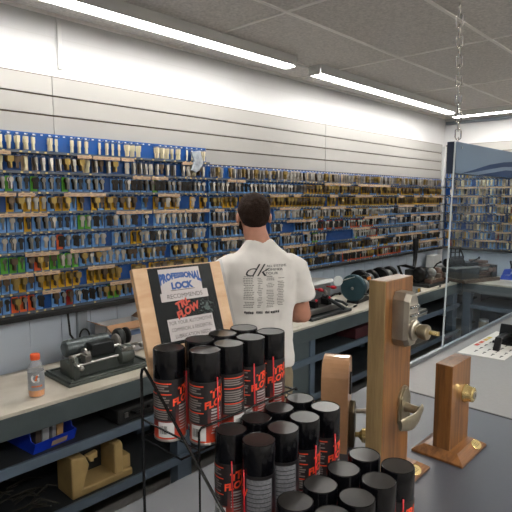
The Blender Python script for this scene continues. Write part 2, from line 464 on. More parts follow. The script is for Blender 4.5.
# all further bundles, far down the wall: one object
mb = MB()
def append(mb, src, M):
    b = len(mb.v); mp = []
    for m in src.mats:
        if m not in mb.mats: mb.mats.append(m)
        mp.append(mb.mats.index(m))
    mb.v += [tuple(M @ Vector(v)) for v in src.v]
    mb.f += [[b+i for i in f] for f in src.f]; mb.m += [mp[k] for k in src.m]; mb.sm += src.sm
for x, y, z, wall, sec, r, i, c, s in far:
    M = Matrix.Translation((x, y, z)) @ (Matrix.Rotation(-PI/2, 4, 'Z') if wall == 'B' else Matrix.Identity(4))
    if c: mb.xf(M).mat(KCARD[c]); card_geo(mb)
    append(mb, KM[(s, rr.choice([0, 1, 3, 4, 5]))], M)
mb.xf()
me = bpy.data.meshes.new('key_bundles'); me.from_pydata(mb.v, [], mb.f)
for m in mb.mats: me.materials.append(m)
me.polygons.foreach_set('material_index', mb.m); me.update()
o = bpy.data.objects.new('far_key_bundles', me); C.objects.link(o)
tag(o, 'mass of further key bundles on the boards running to the corner and along the end wall', 'keys', 'bundles of key blanks on the wall', 'stuff')
# clear plastic bag hanging at the step of the tall board
mb = MB(); mb.prism([(-.05,0),(.03,.012),(.055,-.07),(.02,-.12),(-.01,-.135),(-.045,-.12),(-.02,-.06)], -.008, .008, 'y')
o = mb.build('plastic_bag', mat('bag_film', '#a9b0b8', .2, var=.35, vscale=30), bev=.004); o.location = (2.24, YB-.095, 2.08)
tag(o, 'pale plastic bag hanging at the top right step of the tall key board', 'bag')

# ------------------------------------------------------------------ fluorescent fixtures
def strip(label, p, L, rz, tube=None):
    t = thing('strip_light', label, 'strip light', p, rz, 'fluorescent strip lights')
    mb = MB(); mb.prism([(-.055,.035),(.055,.035),(.055,.012),(.03,-.004),(-.03,-.004),(-.055,.012)], 0, L, 'x'); mb.build('housing', FIXT, t)
    for yy in (-.058, .054):
        mb = MB(); mb.box(0, L, yy, yy+.004, -.030, .036); mb.build('reflector_lip', FIXT, t)
    for s_ in (0, L):
        mb = MB(); mb.box(s_-.006, s_+.006, -.05, .05, -.035, .036); mb.build('end_cap', FIXT, t, bev=.002)
    for yy in (-.021, .021):
        mb = MB(); mb.lathe([(.0125, .012), (.0125, L-.012)], (0, yy, -.022), 'x', 12); mb.build('tube', tube or TUBE, t)
    return t
strip('long glowing strip light along the key wall at upper left', (.42, 2.37, 2.712), 2.44, 0)
strip('glowing strip light along the key wall ending in the room corner', (3.14, 2.37, 2.712), 2.44, 0)
strip('glowing strip light above the end wall behind the hanging sign', (5.86, .02, 2.712), 2.44, PI/2)
mb = MB(); mb.box(XR-.05, XR-.001, -1., 2.72, 2.665, 2.70)
tag(mb.build('wall_rail', FIXD, bev=.003), 'blue-grey rail high on the end wall under the strip light', 'rail')
mb = MB(); mb.tube([(2.87, 2.37, 2.715), (3.13, 2.37, 2.715)], .009, 8)
tag(mb.build('conduit_pipe', FIXT), 'short conduit between the two strip lights on the ceiling', 'conduit')
for n_, (x_, y_) in enumerate(((-1.6, -.7), (1.6, -.7), (-.9, -2.1), (2.6, -2.1))):
    strip('strip light over the customer side, '+['near left', 'near right', 'far left', 'far right'][n_], (x_, y_, 2.712), 2.44, 0, TUBEC)

# ------------------------------------------------------------------ work benches
t = thing('work_bench', 'long steel work bench with worn pale top and two shelves along the key wall', 'bench', (-1., 2.2, 0))
mb = MB(); mb.box(0, 7.26, 0, .53, .852, .870); mb.build('worktop', BTOP, t, bev=.003)
mb = MB(); mb.box(0, 6.63, .004, .03, .752, .850); mb.box(0, 7.26, .50, .52, .78, .850); mb.build('apron', BSTEEL, t, bev=.003)
for z in (.60, .305):
    mb = MB(); mb.mat(mat('shelf_deck_dark', '#2b2e30', .6, var=.2)).box(0, 7.2, .031, .50, z-.004, z+.012); mb.mat(BSHELF).box(0, 6.63, .012, .03, z-.022, z+.024); mb.build('shelf', None, t, bev=.002)
for a, w in ((.3, .1), (2.72, .10), (3.95, .06), (5.3, .09), (6.52, .10)):
    mb = MB(); mb.box(a, a+w, .035, .11, 0, .752); mb.build('leg', BSHELF, t, bev=.003)
    mb = MB(); mb.box(a, a+w, .44, .50, 0, .78); mb.build('leg', BSHELF, t, bev=.003)
mb = MB(); mb.box(3.71, 3.94, .04, .06, .02, .752); mb.build('side_panel', BSTEEL, t)
mb = MB(); mb.box(0, 7.2, .505, .52, .02, .78); mb.build('rear_panel', mat('bench_back_dark', '#17191b', .7), t)
# white hook on the apron
mb = MB(); mb.tube([(4.72, -.002, .80), (4.76, -.006, .80)], .008, 8); mb.build('drawer_pull', PEG, t)

t = thing('work_bench', 'steel work bench with pale top along the end wall behind the clear screen', 'bench', (5.64, 2.2, 0), -PI/2)
# local x runs towards the camera side (-Y), local y runs to +X
mb = MB(); mb.box(.002, 3.2, 0, .64, .852, .870); mb.build('worktop', BTOP, t, bev=.003)
mb = MB(); mb.box(.0, 3.2, .004, .03, .752, .850); mb.build('apron', mat('bench_apron_grey', '#6b7072', .45, var=.1, vscale=5), t, bev=.003)
for z in (.60, .25):
    mb = MB(); mb.box(0.1, 3.2, .03, .60, z-.004, z+.012); mb.box(.1, 3.2, .012, .03, z-.022, z+.020); mb.build('shelf', BSHELF, t, bev=.002)
for a in (.0, 1.4, 3.1):
    mb = MB(); mb.box(a, a+.09, .035, .11, 0, .752); mb.build('leg', BSHELF, t, bev=.003)
mb = MB(); mb.box(0, 3.2, .60, .62, .02, .80); mb.build('rear_panel', mat('bench_back_blue', '#3d4b59', .7), t)

# ------------------------------------------------------------------ service counter
mb = MB(); mb.box(-1.6, 2.085, .20, 1.20, .885, .92)
cnt = thing('service_counter', 'dark charcoal counter top in the foreground carrying the spray cans and lock displays', 'counter', (0, 0, 0))
mb.build('countertop', COUNTER, cnt, bev=.003)
mb = MB(); mb.box(2.085, 2.097, .20, 1.20, .89, .919); mb.build('seam_strip', BLACKM, cnt)
mb = MB(); mb.box(-1.55, 2.09, .26, 1.16, 0, .885); mb.build('cabinet', PLINTH, cnt)
cnt2 = thing('service_counter', 'lighter grey counter top beyond the black seam under the clear screen', 'counter', (0, 0, 0))
mb = MB(); mb.box(2.098, 4.9, .20, 1.20, .885, .92); mb.build('countertop', COUNTERL, cnt2, bev=.003)
mb = MB(); mb.box(2.098, 4.85, .26, 1.16, 0, .885); mb.build('cabinet', PLINTH, cnt2)

# clear screen hung from chains with its printed header
def clear(name, tint, ior=.05, rough=.02):
    m = bpy.data.materials.new(name); m.use_nodes = True; nt = m.node_tree; nt.nodes.remove(nt.nodes['Principled BSDF'])
    o_ = nt.nodes['Material Output']; tr = nt.nodes.new('ShaderNodeBsdfTransparent'); gl = nt.nodes.new('ShaderNodeBsdfGlossy'); mx = nt.nodes.new('ShaderNodeMixShader')
    tr.inputs[0].default_value = lin(tint); gl.inputs['Roughness'].default_value = rough; mx.inputs[0].default_value = ior
    nt.links.new(tr.outputs[0], mx.inputs[1]); nt.links.new(gl.outputs[0], mx.inputs[2]); nt.links.new(mx.outputs[0], o_.inputs[0])
    MATS[name] = m; return m
GLASS = clear('clear_acrylic', '#e9f0f3')
ALU = mat('aluminium', '#9aa0a6', .35, metal=.9)
t = thing('hanging_screen', 'clear acrylic screen with blue-grey printed header hanging over the counter at right', 'screen', (2.8, 1.17, 0))
mb = MB(); mb.prism([(-.025, .94), (1.9, .94), (1.9, 2.086), (.035, 2.086)], .002, .008, 'y'); mb.build('clear_panel', GLASS, t)
mb = MB(); mb.mat(mat('header_navy_edge', '#14233c', .4)).box(.034, 1.9, .010, .050, 1.915, 2.088)
mb.mat(mat('header_face', '#5c7288', .4)).box(.0345, 1.9, -.002, .002, 1.916, 2.087)
mb.build('header_box', None, t)
mb = MB()
def band(top, bot):
    pts = top+bot[::-1]; mb.prism(pts, -.0035, -.0022, 'y')
band([(.12,1.918),(.3,1.945),(.55,1.985),(.80,2.012),(1.0,2.025),(1.3,2.02),(1.9,1.97)], [(.12,1.916),(.3,1.93),(.55,1.957),(.80,1.982),(1.0,1.99),(1.3,1.985),(1.9,1.94)])
band([(.38,1.918),(.6,1.938),(.85,1.962),(1.1,1.966),(1.9,1.93)], [(.38,1.916),(.6,1.916),(.85,1.916),(1.1,1.916),(1.9,1.916)])
mb.build('wave_print', mat('header_wave_navy', '#173459', .5, spec=.2), t)
for sx, sz in ((.10, 2.058), (.98, 1.938), (1.5, 2.05)):
    mb = MB(); mb.lathe([(.006, -.008), (.006, -.004), (.003, -.002)], (sx, 0, sz), 'y', 12); mb.build('screw', CHROME, t)
mb = MB(); mb.prism([(-.0285,.94),(-.0245,.94),(.0355,2.086),(.0315,2.086)], .001, .009, 'y'); mb.build('polished_edge', mat('acrylic_edge', '#c9d2d6', .2, var=.05), t)
mb = MB(); mb.box(-.7, 2.0, .004, .024, .921, .940); mb.build('bottom_channel', ALU, t, bev=.001)
def chain(label, x, y, z0, z1, top):
    t = thing('chain', label, 'chain', (x, y, z0), 0, 'chains holding the screen')
    d_ = Vector((top[0]-x, top[1]-y, z1-z0)); z1 = z0+d_.length; t.rotation_mode = 'QUATERNION'; t.rotation_quaternion = d_.to_track_quat('Z', 'Y') @ Matrix.Rotation(math.radians(85), 4, 'Z').to_quaternion()
    z = 0; k = 0
    pts = []
    L = .062; w = .0155
    while z < z1-z0-.05:
        ring = []
        for q in range(16):
            a = 2*PI*q/16
            dx = w*math.cos(a); dz = w*math.sin(a)+(L/2-w)*(1 if math.sin(a) > 0 else -1)
            ring.append((dx, 0, z+L/2+dz) if k % 2 else (0, dx, z+L/2+dz))
        mb = MB(); mb.tube(ring, .0040, 6, closed=True); mb.build('chain_link', CHROME, t); z += L-.013; k += 1
    mb = MB(); mb.tube([(0, 0, -.02), (0, 0, -.004), (.008, 0, .006), (0, 0, .014)], .0025, 6); mb.build('eye_hook', CHROME, t)
chain('silver link chain hanging from the ceiling to the left end of the screen header', 2.905, 1.19, 2.105, ZC-.005, (2.60, 1.085))
chain('silver link chain holding the screen header beyond the right picture edge', 4.5, 1.19, 2.105, ZC-.005, (4.3, 1.035))

# card with key pictures and black terminal lying on the counter
t = thing('key_chart', 'white laminated chart with rows of dark key pictures lying on light grey counter', 'chart', (2.82, .87, .9205))
mb = MB(); mb.mat(mat('chart_white', '#dad6cf', .35)).prism([(-.01,.235),(.62,.235),(.60,.0),(.02,-.005)], 0, .0022, 'z')
mb.mat(mat('chart_print', '#33302d', .5))
for r in range(4):
    for k in range(7):
        x = .05+k*.078+r*.006; y = .025+r*.047
        mb.box(x, x+.034, y, y+.006, .0022, .0026); mb.lathe([(.008, .0022), (.008, .0027)], (x+.034, y+.003, 0), 'z', 8)
mb.build('printed_sheet', None, t)
for q, (c_, x) in enumerate((('#c23c2c', .20), ('#d0532e', .27), ('#d2a52c', .34), ('#c7b23a', .40))):
    mb = MB(); mb.box(x, x+.05, .20, .222, .0022, .0028); mb.build('colour_block', mat('chart_col%d' % q, c_, .5), t)
t = thing('card_reader_stand', 'black angled plastic stand on the key chart at right edge under the screen', 'stand', (2.98, .93, .923))
mb = MB(); mb.prism([(0,0),(.03,0),(.055,.055),(.16,.05),(.24,.04),(.24,.06),(.14,.072),(.04,.07)], .01, .045, 'y', True); mb.build('arm', BLACK, t, bev=.004)
mb = MB(); mb.prism([(.19,-.0),(.23,-.0),(.265,.10),(.235,.11)], -.03, .08, 'y'); mb.build('screen', BLACK, t, bev=.005)
mb = MB(); mb.box(.16, .34, -.03, .10, 0, .015); mb.build('base', BLACK, t, bev=.004)

# ------------------------------------------------------------------ spray cans
CANBODY = mat('can_print', '#141214', .3)
nt = CANBODY.node_tree; b = nt.nodes['Principled BSDF']
tc = nt.nodes.new('ShaderNodeTexCoord'); sp = nt.nodes.new('ShaderNodeSeparateXYZ'); rp = nt.nodes.new('ShaderNodeValToRGB')
nt.links.new(tc.outputs['Generated'], sp.inputs[0]); nt.links.new(sp.outputs[2], rp.inputs[0]); nt.links.new(rp.outputs[0], b.inputs['Base Color'])
e = rp.color_ramp.elements; e[0].position = .0; e[0].color = lin('#c23a1c'); e[1].position = .95; e[1].color = lin('#131113')
for p_, c_ in ((.10, '#ad361f'), (.26, '#7a2c22'), (.45, '#40262a'), (.65, '#1c181b')): el = e.new(p_); el.color = lin(c_)
CAP = mat('can_cap_black', '#08080b', .2, spec=.4)
CAPT = mat('cap_top_dusty', '#22201e', .28, var=.2, vscale=90)
ORANGE = mat('logo_orange_red', '#e2492a', .4)
PRW = mat('print_grey', '#989695', .5)
PRD = mat('print_dark_panel', '#19181a', .45)
PRS = mat('print_silver_panel', '#6f7074', .45, var=.35, vscale=260)
RED = mat('straw_red', '#c3222a', .35)
RC = .0325
def cyl_patch(mb, a0, a1, z0, z1, r):
    n = max(1, int(abs(a1-a0)/.12)+1)
    v = []; f = []
    for i in range(n+1):
        a = a0+(a1-a0)*i/n
        v += [(r*math.cos(a), r*math.sin(a), z0), (r*math.cos(a), r*math.sin(a), z1)]
    for i in range(n): f.append((2*i, 2*i+2, 2*i+3, 2*i+1))
    mb.add(v, f)
def cyl_text(mb, txt, size, ang, z, r, tilt=0., **k):
    vs, fs = text_mesh(txt, size, **k)
    out = []
    for v in vs:
        x = v[0]*math.cos(tilt)-v[1]*math.sin(tilt); y = v[0]*math.sin(tilt)+v[1]*math.cos(tilt)
        a = ang+x/r; out.append((r*math.cos(a), r*math.sin(a), z+y))
    mb.add(out, fs)
def make_can(tl, label, loc, rz, group, straw=-.35, sil=False):
    # logo faces local -Y (angle -90deg); text angles grow to the viewer's right
    t = thing('spray_can', label, 'spray can', loc, rz, group)
    A = -PI/2
    mb = MB(); mb.lathe([(.0325,.004),(.0325,.128),(.0315,.131)], (0,0,0), 'z', 32); mb.build('can_body', CANBODY, t)
    mb = MB(); mb.lathe([(.030,.0),(.0333,.001),(.0335,.004),(.0325,.006)], (0,0,0), 'z', 32); mb.build('base_rim', STEEL, t)
    mb = MB(); mb.lathe([(.0318,.128),(.0322,.129),(.0322,.1835),(.0312,.1862),(.0300,.1868),(.0294,.1856)], (0,0,0), 'z', 36, cap=False); mb.mats = [CAP, CAPT]; mb.mat(CAPT).lathe([(.0294,.1856),(.004,.1856),(.003,.1850)], (0,0,0), 'z', 36, smooth=False); mb.build('cap', None, t)
    mb = MB(); r = RC+.0006
    cyl_text(mb, tl[0], .021, A+.03, .106, r, tilt=.24, shear=.25, bold=.0009, xs=1.15)
    cyl_text(mb, tl[1], .019, A-.02, .087, r, tilt=.24, shear=.25, bold=.0008, xs=1.05)
    mb.build('logo', ORANGE, t)
    mb = MB(); r = RC+.0005; rnd = random.Random(5)
    for k in range(9):
        z = .071-k*.0058; w = rnd.uniform(.30, .42)
        h = .0036 if k in (0, 1, 5) else .002
        cyl_patch(mb, A-w, A+w-.05, z, z+h, r)
    mb.build('label_text', PRW, t)
    # directions panel on the viewer's left of the logo
    mb = MB(); r = RC+.0004
    mb.mat(PRD); cyl_patch(mb, A-2.45, A-.62, .044, .124, r)
    mb.mat(ORANGE)
    for z in (.120, .098, .066): cyl_patch(mb, A-2.35, A-.85, z, z+.0022, r+.0003)
    mb.mat(mat('print_dim_grey', '#75726f', .5)); rnd = random.Random(8)
    for k in range(15):
        z = .115-k*.0048
        if abs(z-.098) < .003 or abs(z-.067) < .003: continue
        cyl_patch(mb, A-2.33, A-.95-rnd.uniform(0, .35), z, z+.0028, r+.0003)
    mb.build('directions_text', None, t)
    mb = MB(); mb.mat(mat('barcode_white', '#c9c9c8', .45)); cyl_patch(mb, A-1.75, A-.72, .010, .041, r)
    mb.mat(BLACK); a = A-1.62
    rnd = random.Random(2)
    while a < A-1.15:
        w = rnd.choice([.02, .035, .05]); cyl_patch(mb, a, a+w, .017, .034, r+.0003); a += w+.03
    mb.build('barcode', None, t)
    # silver fine print panel on the viewer's right
    mb = MB(); mb.mat(PRS); cyl_patch(mb, A+.78, A+2.35, .012, .122, r)
    mb.mat(PRD)
    for k in range(12): cyl_patch(mb, A+.82, A+2.3, .018+k*.0085, .0195+k*.0085, r+.0002)
    mb.build('fine_print_panel', None, t)
    a = A+straw
    mb = MB(); mb.tube([((RC+.0022)*math.cos(a+.06), (RC+.0022)*math.sin(a+.06), .012), ((RC+.0022)*math.cos(a), (RC+.0022)*math.sin(a), .137)], .0015, 8); mb.build('straw', RED, t)
    return t
def yaw_to(x, y, off):    # turn so the logo faces the camera side, then off degrees to the right in view
    return math.atan2(-y, -x)+PI/2+math.radians(off)
cans = [
 # x, y, z, off, label
 (.618,.826,1.293, 55,'spray can, back row of top tier, leftmost one, right in front of the sign board'),
 (.702,.829,1.293, 100,'spray can, back row of top tier, second from the left'),
 (.770,.829,1.293, 70,'spray can, back row of top tier, third from the left'),
 (.837,.829,1.293, 70,'spray can, back row of top tier, rightmost one, next to the man'),
 (.658,.761,1.293, 42,'spray can, front row of top tier, leftmost one, straw across its orange logo'),
 (.723,.761,1.293, 118,'spray can, front row of top tier, second from left, lines of directions facing out'),
 (.789,.761,1.293, 48,'spray can, front row of top tier, third from left, two red straws'),
 (.855,.761,1.293, 34,'spray can, front row of top tier, rightmost one, beside the man'),
 (.670,.700,1.143, 22,'spray can, middle tier back row, leftmost one, orange logo facing the viewer'),
 (.743,.700,1.143, 80,'spray can, middle tier back row, second from left, under the upper wire rail'),
 (.815,.700,1.143, 100,'spray can, middle tier back row, third from left'),
 (.888,.700,1.143, 60,'spray can, middle tier back row, rightmost one, pale dusty cap'),
 (.675,.630,1.143, -88,'spray can, middle tier front row, leftmost one, silver fine print facing out'),
 (.746,.630,1.143, -85,'spray can, middle tier front row, second from left, bright reflection on its cap'),
 (.815,.630,1.143, 62,'spray can, middle tier front row, third from left, logo turned to the right'),
 (.888,.630,1.143, 58,'spray can, middle tier front row, rightmost one, glaring light on its cap'),
 (.650,.521,1.078, 60,'spray can, lowest tier back row, leftmost one at the bottom picture edge'),
 (.722,.521,1.078, 40,'spray can, lowest tier back row, second from left'),
 (.797,.521,1.078, 40,'spray can, lowest tier back row, third from left'),
 (.872,.521,1.078, 40,'spray can, lowest tier back row, rightmost one near the tan arched lock block'),
 (.660,.450,1.078, 40,'spray can, lowest tier front row, leftmost one, cap cut by the bottom picture edge'),
 (.732,.450,1.078, 40,'spray can, lowest tier front row, second from left'),
 (.806,.450,1.078, 40,'spray can, lowest tier front row, third from left'),
 (.878,.450,1.078, 40,'spray can, lowest tier front row, rightmost one, in front of the tall lock post')]
strw = {4: .02, 5: 1.2, 6: -.62, 7: -.42, 0: .42, 12: .62, 13: .70}
proto_can = None
for k, (x, y, z, off, lab) in enumerate(cans):
    lab = 'black '+lab
    if len(lab.split()) > 16: lab = ' '.join(lab.split()[:16])
    if proto_can is None:
        c = proto_can = make_can(('TRI', 'FLOW'), lab, (x, y, z), 0, 'black and red spray cans on the wire rack')
    else: c = copy_tree(proto_can); c.location = (x, y, z); c['label'] = lab
    c.rotation_euler = (0, 0, yaw_to(x, y, off))
    for ch in c.children:
        if ch.name.startswith('straw'): ch.rotation_euler = (0, 0, strw.get(k, -.35)+.35)

# ------------------------------------------------------------------ wire rack
WIRE = mat('black_wire', '#0f0f10', .25)
t = thing('wire_rack', 'black stepped wire rack holding the spray cans', 'rack', (.575, .86, .92))
def T(*p): return [(a-.575, b_-.86, c_-.92) for a, b_, c_ in p]
X0, X1 = .575, .945
mb = MB(); mb.tube(T((X0,.862,.922),(X0,.862,1.425),(X0,.858,1.436),(X0,.850,1.440),(X0,.842,1.434),(X0,.622,1.236),(X0,.405,1.06),(X0,.400,1.045),(X0,.400,.922)), .0030, 8)
mb.tube(T((X0,.862,1.33),(X0,.735,1.33)), .0022, 6); mb.build('left_frame', WIRE, t)
mb = MB(); mb.tube(T((X1,.862,.922),(X1,.862,1.30),(X1,.72,1.30),(X1,.72,1.15),(X1,.572,1.15),(X1,.572,1.085),(X1,.400,1.08),(X1,.400,.922)), .0028, 8); mb.build('right_frame', WIRE, t)
for (ya, yb, z, lip) in ((.737,.868,1.289,1.343),(.588,.716,1.139,1.19),(.405,.567,1.074,1.12)):
    mb = MB()
    mb.tube(T((X0,ya,z),(X1,ya,z),(X1,yb,z),(X0,yb,z)), .0024, 6, closed=True)
    for q in range(1, 8): xx = X0+(X1-X0)*q/8; mb.tube(T((xx,ya,z),(xx,yb,z)), .0015, 6)
    xs0 = X0+.032; xe = X1-.038 if z > 1.2 else X1-.016
    yl = .722 if z > 1.2 else ya-.002
    mb.tube(T((xs0,yl,z),(xs0,yl,lip-.006),(xs0+.006,yl,lip),(xe-.007,yl,lip),(xe,yl,lip-.006),(xe,yl+.02,lip-.008),(xe,yl+.06,lip-.010),(xe,yl+.06,z)), .0024, 8)
    if z > 1.2: mb.tube(T((xs0,yl,z),(xs0,yl,.922)), .0022, 6); mb.tube(T((xs0,yl,z),(xs0,ya,z)), .0022, 6)
    mb.build('wire_shelf', WIRE, t)

# ------------------------------------------------------------------ sign board
t = thing('sign_board', 'tan wooden sign board with black poster advertising lock lubricant, behind the top cans', 'sign', (.628, .916, 1.45), -.12)
e = bpy.data.objects; TL = .352
R = Matrix.Rotation(-TL, 4, 'X')
W, H, D = .240, .184, .062
def sg(name, m, fn, bev=0.):
    mb = MB(); mb.xf(R); fn(mb); return mb.build(name, m, t, bev)
sg('board', wood('sign_wood', '#e2ba90', '#d2a478', .5, (3, 3, 14), 0), lambda m: m.box(0, W, 0, .016, -D, H), .002)
sg('clear_cover', clear('clear_cover', '#f8f9fa', .006, .3), lambda m: m.box(-.004, W+.004, -.0045, -.0025, -D, H+.004))
px0, px1, pz0, pz1 = .036, .208, .001, H-.003
sg('poster', mat('poster_black', '#0e100f', .6, var=.3, vscale=25, spec=.15), lambda m: m.box(px0, px1, -.0010, 0, pz0, pz1))
LAV = mat('poster_label', '#cabfba', .5)
sg('title_panel', LAV, lambda m: (m.box(.061, .172, -.0016, -.001, .120, .176), m.box(.056, .184, -.0017, -.001, .100, .120)))
sg('lower_panel', LAV, lambda m: m.box(.061, .184, -.0016, -.001, .009, .059))
BLU = mat('title_blue', '#1d4f93', .5)
def arch(mb, txt, size, cx, cz, y):   # lettering with an arched lower edge
    vs, fs = text_mesh(txt, size, bold=.0015, xs=.76)
    hw = max(abs(v[0]) for v in vs)
    zmax = max(v[1] for v in vs)
    out = []
    for v in vs:
        u = v[0]/hw; st = .75+.85*u*u
        out.append((cx+v[0], y, cz+zmax+(v[1]-zmax)*st))
    mb.add(out, fs)
sg('title_lettering', BLU, lambda m: (arch(m, 'PROFESSIONAL', .0215, .1165, .156, -.0020), text_xz(m, 'LOCK', .021, .1165, -.0020, .134, bold=.0014)))
PRG = mat('print_brownish', '#4a403d', .5)
sg('recommends_lettering', PRG, lambda m: (text_xz(m, 'RECOMMENDS', .0145, .120, -.0021, .110), m.box(.085, .150, -.0021, -.0017, .1235, .1250)))
def logo(m):
    M0 = m.M
    m.M = M0 @ Matrix.Translation((.112, 0, .081)) @ Matrix.Rotation(-.32, 4, 'Y')
    text_xz(m, 'TRI-', .023, .000, -.0020, .010, bold=.0012, shear=.2); text_xz(m, 'FLOW', .023, .004, -.0020, -.010, bold=.0012, shear=.2)
    m.M = M0
sg('logo_lettering', mat('poster_red', '#d0482f', .5), logo)
def splash(m):
    rnd = random.Random(4)
    for k in range(60):
        a = rnd.uniform(0, 6.28); q = rnd.random()**.7
        x = .172+.024*q*math.cos(a); z = .075+.022*q*math.sin(a); s_ = rnd.uniform(.001, .005)*(1.2-q)
        m.prism([(x+s_*math.cos(j), z+s_*math.sin(j)*rnd.uniform(.6, 1.2)) for j in (0, 1, 2.1, 3.1, 4.2, 5.3)], -.0014, -.001, 'y')
sg('splash_print', mat('poster_green', '#51605a', .5), splash)
sg('slogan_lettering', PRG, lambda m: (text_xz(m, 'FOR YOUR AUTOMOTIVE', .0118, .1225, -.0021, .0490, xs=.85), text_xz(m, 'COMMERCIAL & RESIDENTIAL', .0118, .1225, -.0021, .0335, xs=.70), text_xz(m, 'LUBRICATION NEEDS', .0118, .1225, -.0021, .0180, xs=.85)))
mb = MB()
for xx in (.10, .15): mb.tube([(xx, -.016, -.052), (xx, -.024, -.10), (xx, -.028, -.158)], .003, 6)
mb.build('stand_wire', WIRE, t)

# ------------------------------------------------------------------ lock displays
OAK = wood('oak', '#5a3a1e', '#7f552c', .38)
OAKL = wood('oak_sapwood', '#826b47', '#987f58', .4)
BRASS = mat('polished_brass', '#e3cb8c', .25, metal=.8)
SATIN = mat('satin_nickel', '#b0a99b', .36, metal=.85, var=.12, vscale=20)
ABRASS = mat('antique_bronze', '#aaa088', .3, metal=.9, var=.2, vscale=30)
def base(t, x0, x1, y0, y1, name='base'):
    mb = MB(); c = .030
    r0 = [(x0,y0,0),(x1,y0,0),(x1,y1,0),(x0,y1,0)]; r1 = [(a,b_,.008) for a, b_, _ in r0]
    r2 = [(x0+c,y0+c,.028),(x1-c,y0+c,.028),(x1-c,y1-c,.028),(x0+c,y1-c,.028)]
    mb.rings([r0, r1, r2], True, False); mb.build(name, wood('oak_base', '#603d20', '#845830', .3, (1.6, 26, 26)), t, bev=.0015)
def plaque(t, x, y):
    M = Matrix.Translation((x, y, .0195)) @ Matrix.Rotation(math.atan2(.020, .030), 4, 'X')
    mb = MB(); mb.xf(M @ Matrix.Scale(1.55, 4, (1, 0, 0))); mb.lathe([(.0172, 0), (.0172, .0015), (.0145, .002)], (0, 0, 0), 'z', 28); mb.build('plaque', BRASS, t)
    mb = MB(); mb.xf(M)
    for k in (-1, 0, 1): mb.box(-.012, .010, k*.005-.0007, k*.005+.0007, .0020, .0024)
    mb.build('engraving', mat('engraved', '#5b4a22', .5), t)
# tall post with keypad lock and lever
t = thing('lock_display_post', 'tall oak display post with keypad lock above and antique lever below', 'lock display', (1.28, .665, .92))
base(t, 0, .235, 0, .17); plaque(t, .165, .016)
mb = MB(); mb.box(.022, .187, .056, .112, .028, .624)
mb.mats = [OAK, OAKL]; mb.m = [0, 0, 0, 0, 0, 1]
o = mb.build('post', None, t, bev=.003)
# keypad lock: faceted chamfered case
def at(x, z): return (x-1.28, z-.92)
t2 = t
mb = MB(); cx, cz = at(1.372, 1.430); w, h, d = .032, .080, .052; c = .022; y1 = .056
def octp(w, h, c): return [(cx-w, cz-h+c), (cx-w+c*.6, cz-h), (cx+w-c*.6, cz-h), (cx+w, cz-h+c), (cx+w, cz+h-c), (cx+w-c*.6, cz+h), (cx-w+c*.6, cz+h), (cx-w, cz+h-c)]
rs = [[(a, y1, b_) for a, b_ in octp(w, h, c)], [(a, y1-d*.7, b_) for a, b_ in octp(w, h, c)], [(a, y1-d, b_) for a, b_ in octp(w*.82, h*.92, c*.9)]]
mb.rings(rs, True, False); mb.build('keypad_case', SATIN, t, bev=.002)
for r_ in range(2):
    for k in range(4 if r_ == 0 else 4):
        mb = MB(); mb.lathe([(.0052, 0), (.0052, -.005), (.004, -.007)], (cx-.0195+k*.013, y1-d, cz+.040-.024*r_), 'y', 10); mb.build('button', CHROME, t)
mb = MB(); mb.lathe([(.030, 0), (.030, -.008), (.024, -.012)], (cx, y1-d, cz-.030), 'y', 24); mb.build('knob_collar', SATIN, t)
mb = MB(); mb.lathe([(.013, -.010), (.013, -.016), (.020, -.020), (.023, -.040), (.020, -.046), (.008, -.048)], (cx, y1-d, cz-.030), 'y', 24); mb.build('thumb_knob', ABRASS, t)
mb = MB(); mb.prism([(cx-.002, cz-.026), (cx+.012, cz-.024), (cx+.012, cz-.036), (cx-.002, cz-.034)], y1-d-.074, y1-d-.046, 'y'); mb.build('key', BRASS, t, bev=.001)
# lever handle with arched plate
cx, cz = at(1.425, 1.146)
def archp(w, h, n=10):
    p = [(cx-w, cz-h+.012), (cx-w*.6, cz-h), (cx+w*.6, cz-h), (cx+w, cz-h+.012), (cx+w, cz+h-.030)]
    for i in range(1, n): a = PI*i/n; p.append((cx+w*.82*math.cos(a), cz+h-.030+.030*math.sin(a)))
    return p+[(cx-w, cz+h-.030)]
for q, (w_, h_, a_, b_) in enumerate(((.034, .062, y1, y1-.007), (.028, .055, y1-.007, y1-.012))):
    mb = MB(); mb.prism(archp(w_, h_), b_, a_, 'y'); mb.build('lever_plate', ABRASS, t, bev=.0015)
mb = MB(); mb.lathe([(.016, -.012), (.013, -.022), (.0125, -.052)], (cx, y1, cz-.005), 'y', 20); mb.build('lever_spindle', ABRASS, t)
mb = MB(); pts = []; rs = []
for i in range(13):
    u = i/12; x = cx+.010-.135*u; yy = y1-.058-.006*math.sin(u*PI); zz = cz+.002-.020*u-.010*math.sin(u*PI*1.3)
    hw = .0125-.003*u; hd = .0075
    ww = .013+.010*math.sin(u*PI*.9)
    rs.append([(x, yy+hd*math.cos(a)*.8, zz+ww*math.sin(a)) for a in [2*PI*k/14 for k in range(14)]])
mb.rings(rs); mb.build('lever', ABRASS, t)

